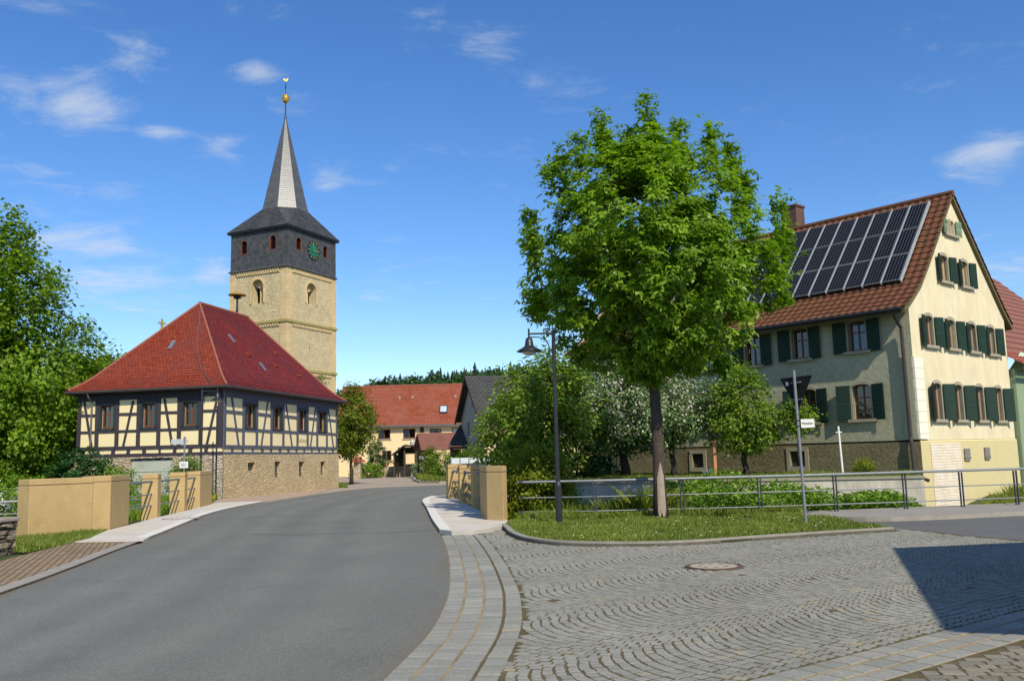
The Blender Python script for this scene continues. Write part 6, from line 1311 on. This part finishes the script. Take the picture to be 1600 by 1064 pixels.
# small dandelions / daisies on the verge
R = np.random.default_rng(75); D = scatter(vpoly, 46, 76); mb = MB()
for i, (x, y) in enumerate(D): mb.lathe([(.0, .1), (.013, .105), (.011, .112), (0, .12)], 6, (x, y, .04), 0 if i < 14 else 1)
tag(mb.build('wild_flowers', [M('dandelion_yellow', (.8, .6, .02), None, coord='Object'), M('clover_white', (.75, .75, .7), None, coord='Object')]), 'tiny yellow and white flowers in the verge grass', 'flowers', kind='stuff')
# forest on the hill
R = np.random.default_rng(80); V, Fc, T = [], [], []
def cone_tree(x, y, z, h, w_, lay=6):
    for l in range(lay):
        zb, zt = z + h * (.1 + .9 * l / lay), z + h * (.1 + .9 * (l + 1.6) / lay); r = w_ * (1 - l / lay) * .5; k0 = len(V); V.append((x, y, min(zt, z + h)));
        for k in range(7): a = 2 * pi * k / 7 + l; q_ = r * R.uniform(.75, 1.2); V.append((x + q_ * cos(a), y + q_ * sin(a), zb + R.uniform(-.3, .3)))
        for k in range(7): Fc.append((k0, k0 + 1 + k, k0 + 1 + (k + 1) % 7, k0 + 1 + (k + 1) % 7))
        T.extend([R.random()] * 8)
for i in range(800):
    x = R.uniform(-240, 120); y = R.uniform(470, 540)
    if -96 < x < -88: continue
    h = R.uniform(6, 10.5) * (1.0 if R.random() < .85 else 1.25); cone_tree(x, y, float(hillz(x, y)) + 1.5, h, h * .5)
F4 = np.array(Fc)[:, :3]; tag(npmesh('fir_forest', np.array(V), F4, L_fir, np.array(T)), 'dark fir forest along the hill ridge', 'forest', kind='stuff')
C3_ = []
for i in range(420):
    x = R.uniform(-230, 110); y = R.uniform(330, 470); z = float(hillz(x, y)); r = R.uniform(3.2, 6.5)
    if -90 < x < -55 and y < 400: continue
    n = 130; d = R.normal(0, 1, (n, 3)); d /= np.linalg.norm(d, axis=1)[:, None]; C3_.append(np.column_stack([np.array([x, y, z + r * .8]) + d * r * R.uniform(.75, 1.05, (n, 1)), np.full(n, R.random() * .8) + R.uniform(0, .2, n)]))
C3_ = np.vstack(C3_); tag(leaf_cloud('hill_woodland', C3_[:, :3], 1.9, L_wood, None, 'simple', .8, 81, C3_[:, 3]), 'mixed green woodland on the hillside below the firs', 'forest', kind='stuff')
# garden wall and planters before the yellow farmhouse
p0 = at(618, 735, 86); t = thing('garden_wall', 'low stone garden wall with terracotta planters before the yellow farmhouse', 'wall', (p0[0] - 1.2, 86, 0))
MB().box(0, 0, -.5, 2.9, .3, 1.0).build('wall', htstone2, t)
for i in range(3):
    tb_ = thing('planter', ('left terracotta planter on the far garden wall', 'middle terracotta planter on the far garden wall', 'right terracotta planter on the far garden wall')[i], 'planter', (p0[0] - .9 + i * .95, 86.15, 1.0), group='terracotta planters on the garden wall')
    MB().lathe([(.2, 0), (.32, .3), (.34, .35)], 12).build('pot', terr, tb_); leaf_cloud('flowers', np.random.default_rng(i).normal(0, 1, (120, 3)) * (.28, .2, .12) + (0, 0, .45), .14, L_bush, tb_)['kind'] = 'stuff'
p0 = at(548, 712, 80); t = thing('gate_pier', 'stone pier with orange tiled cap behind the small street tree', 'pier', (p0[0] + .6, 80, 0)); MB().box(-.3, -.3, -.5, .3, .3, 1.5).build('shaft', htstone2, t)
mb = MB(); mb.lathe([(.75, 1.5), (.7, 1.6), (.1, 2.0)], 4, (0, 0, 0)); mb.build('cap', tileor, t)
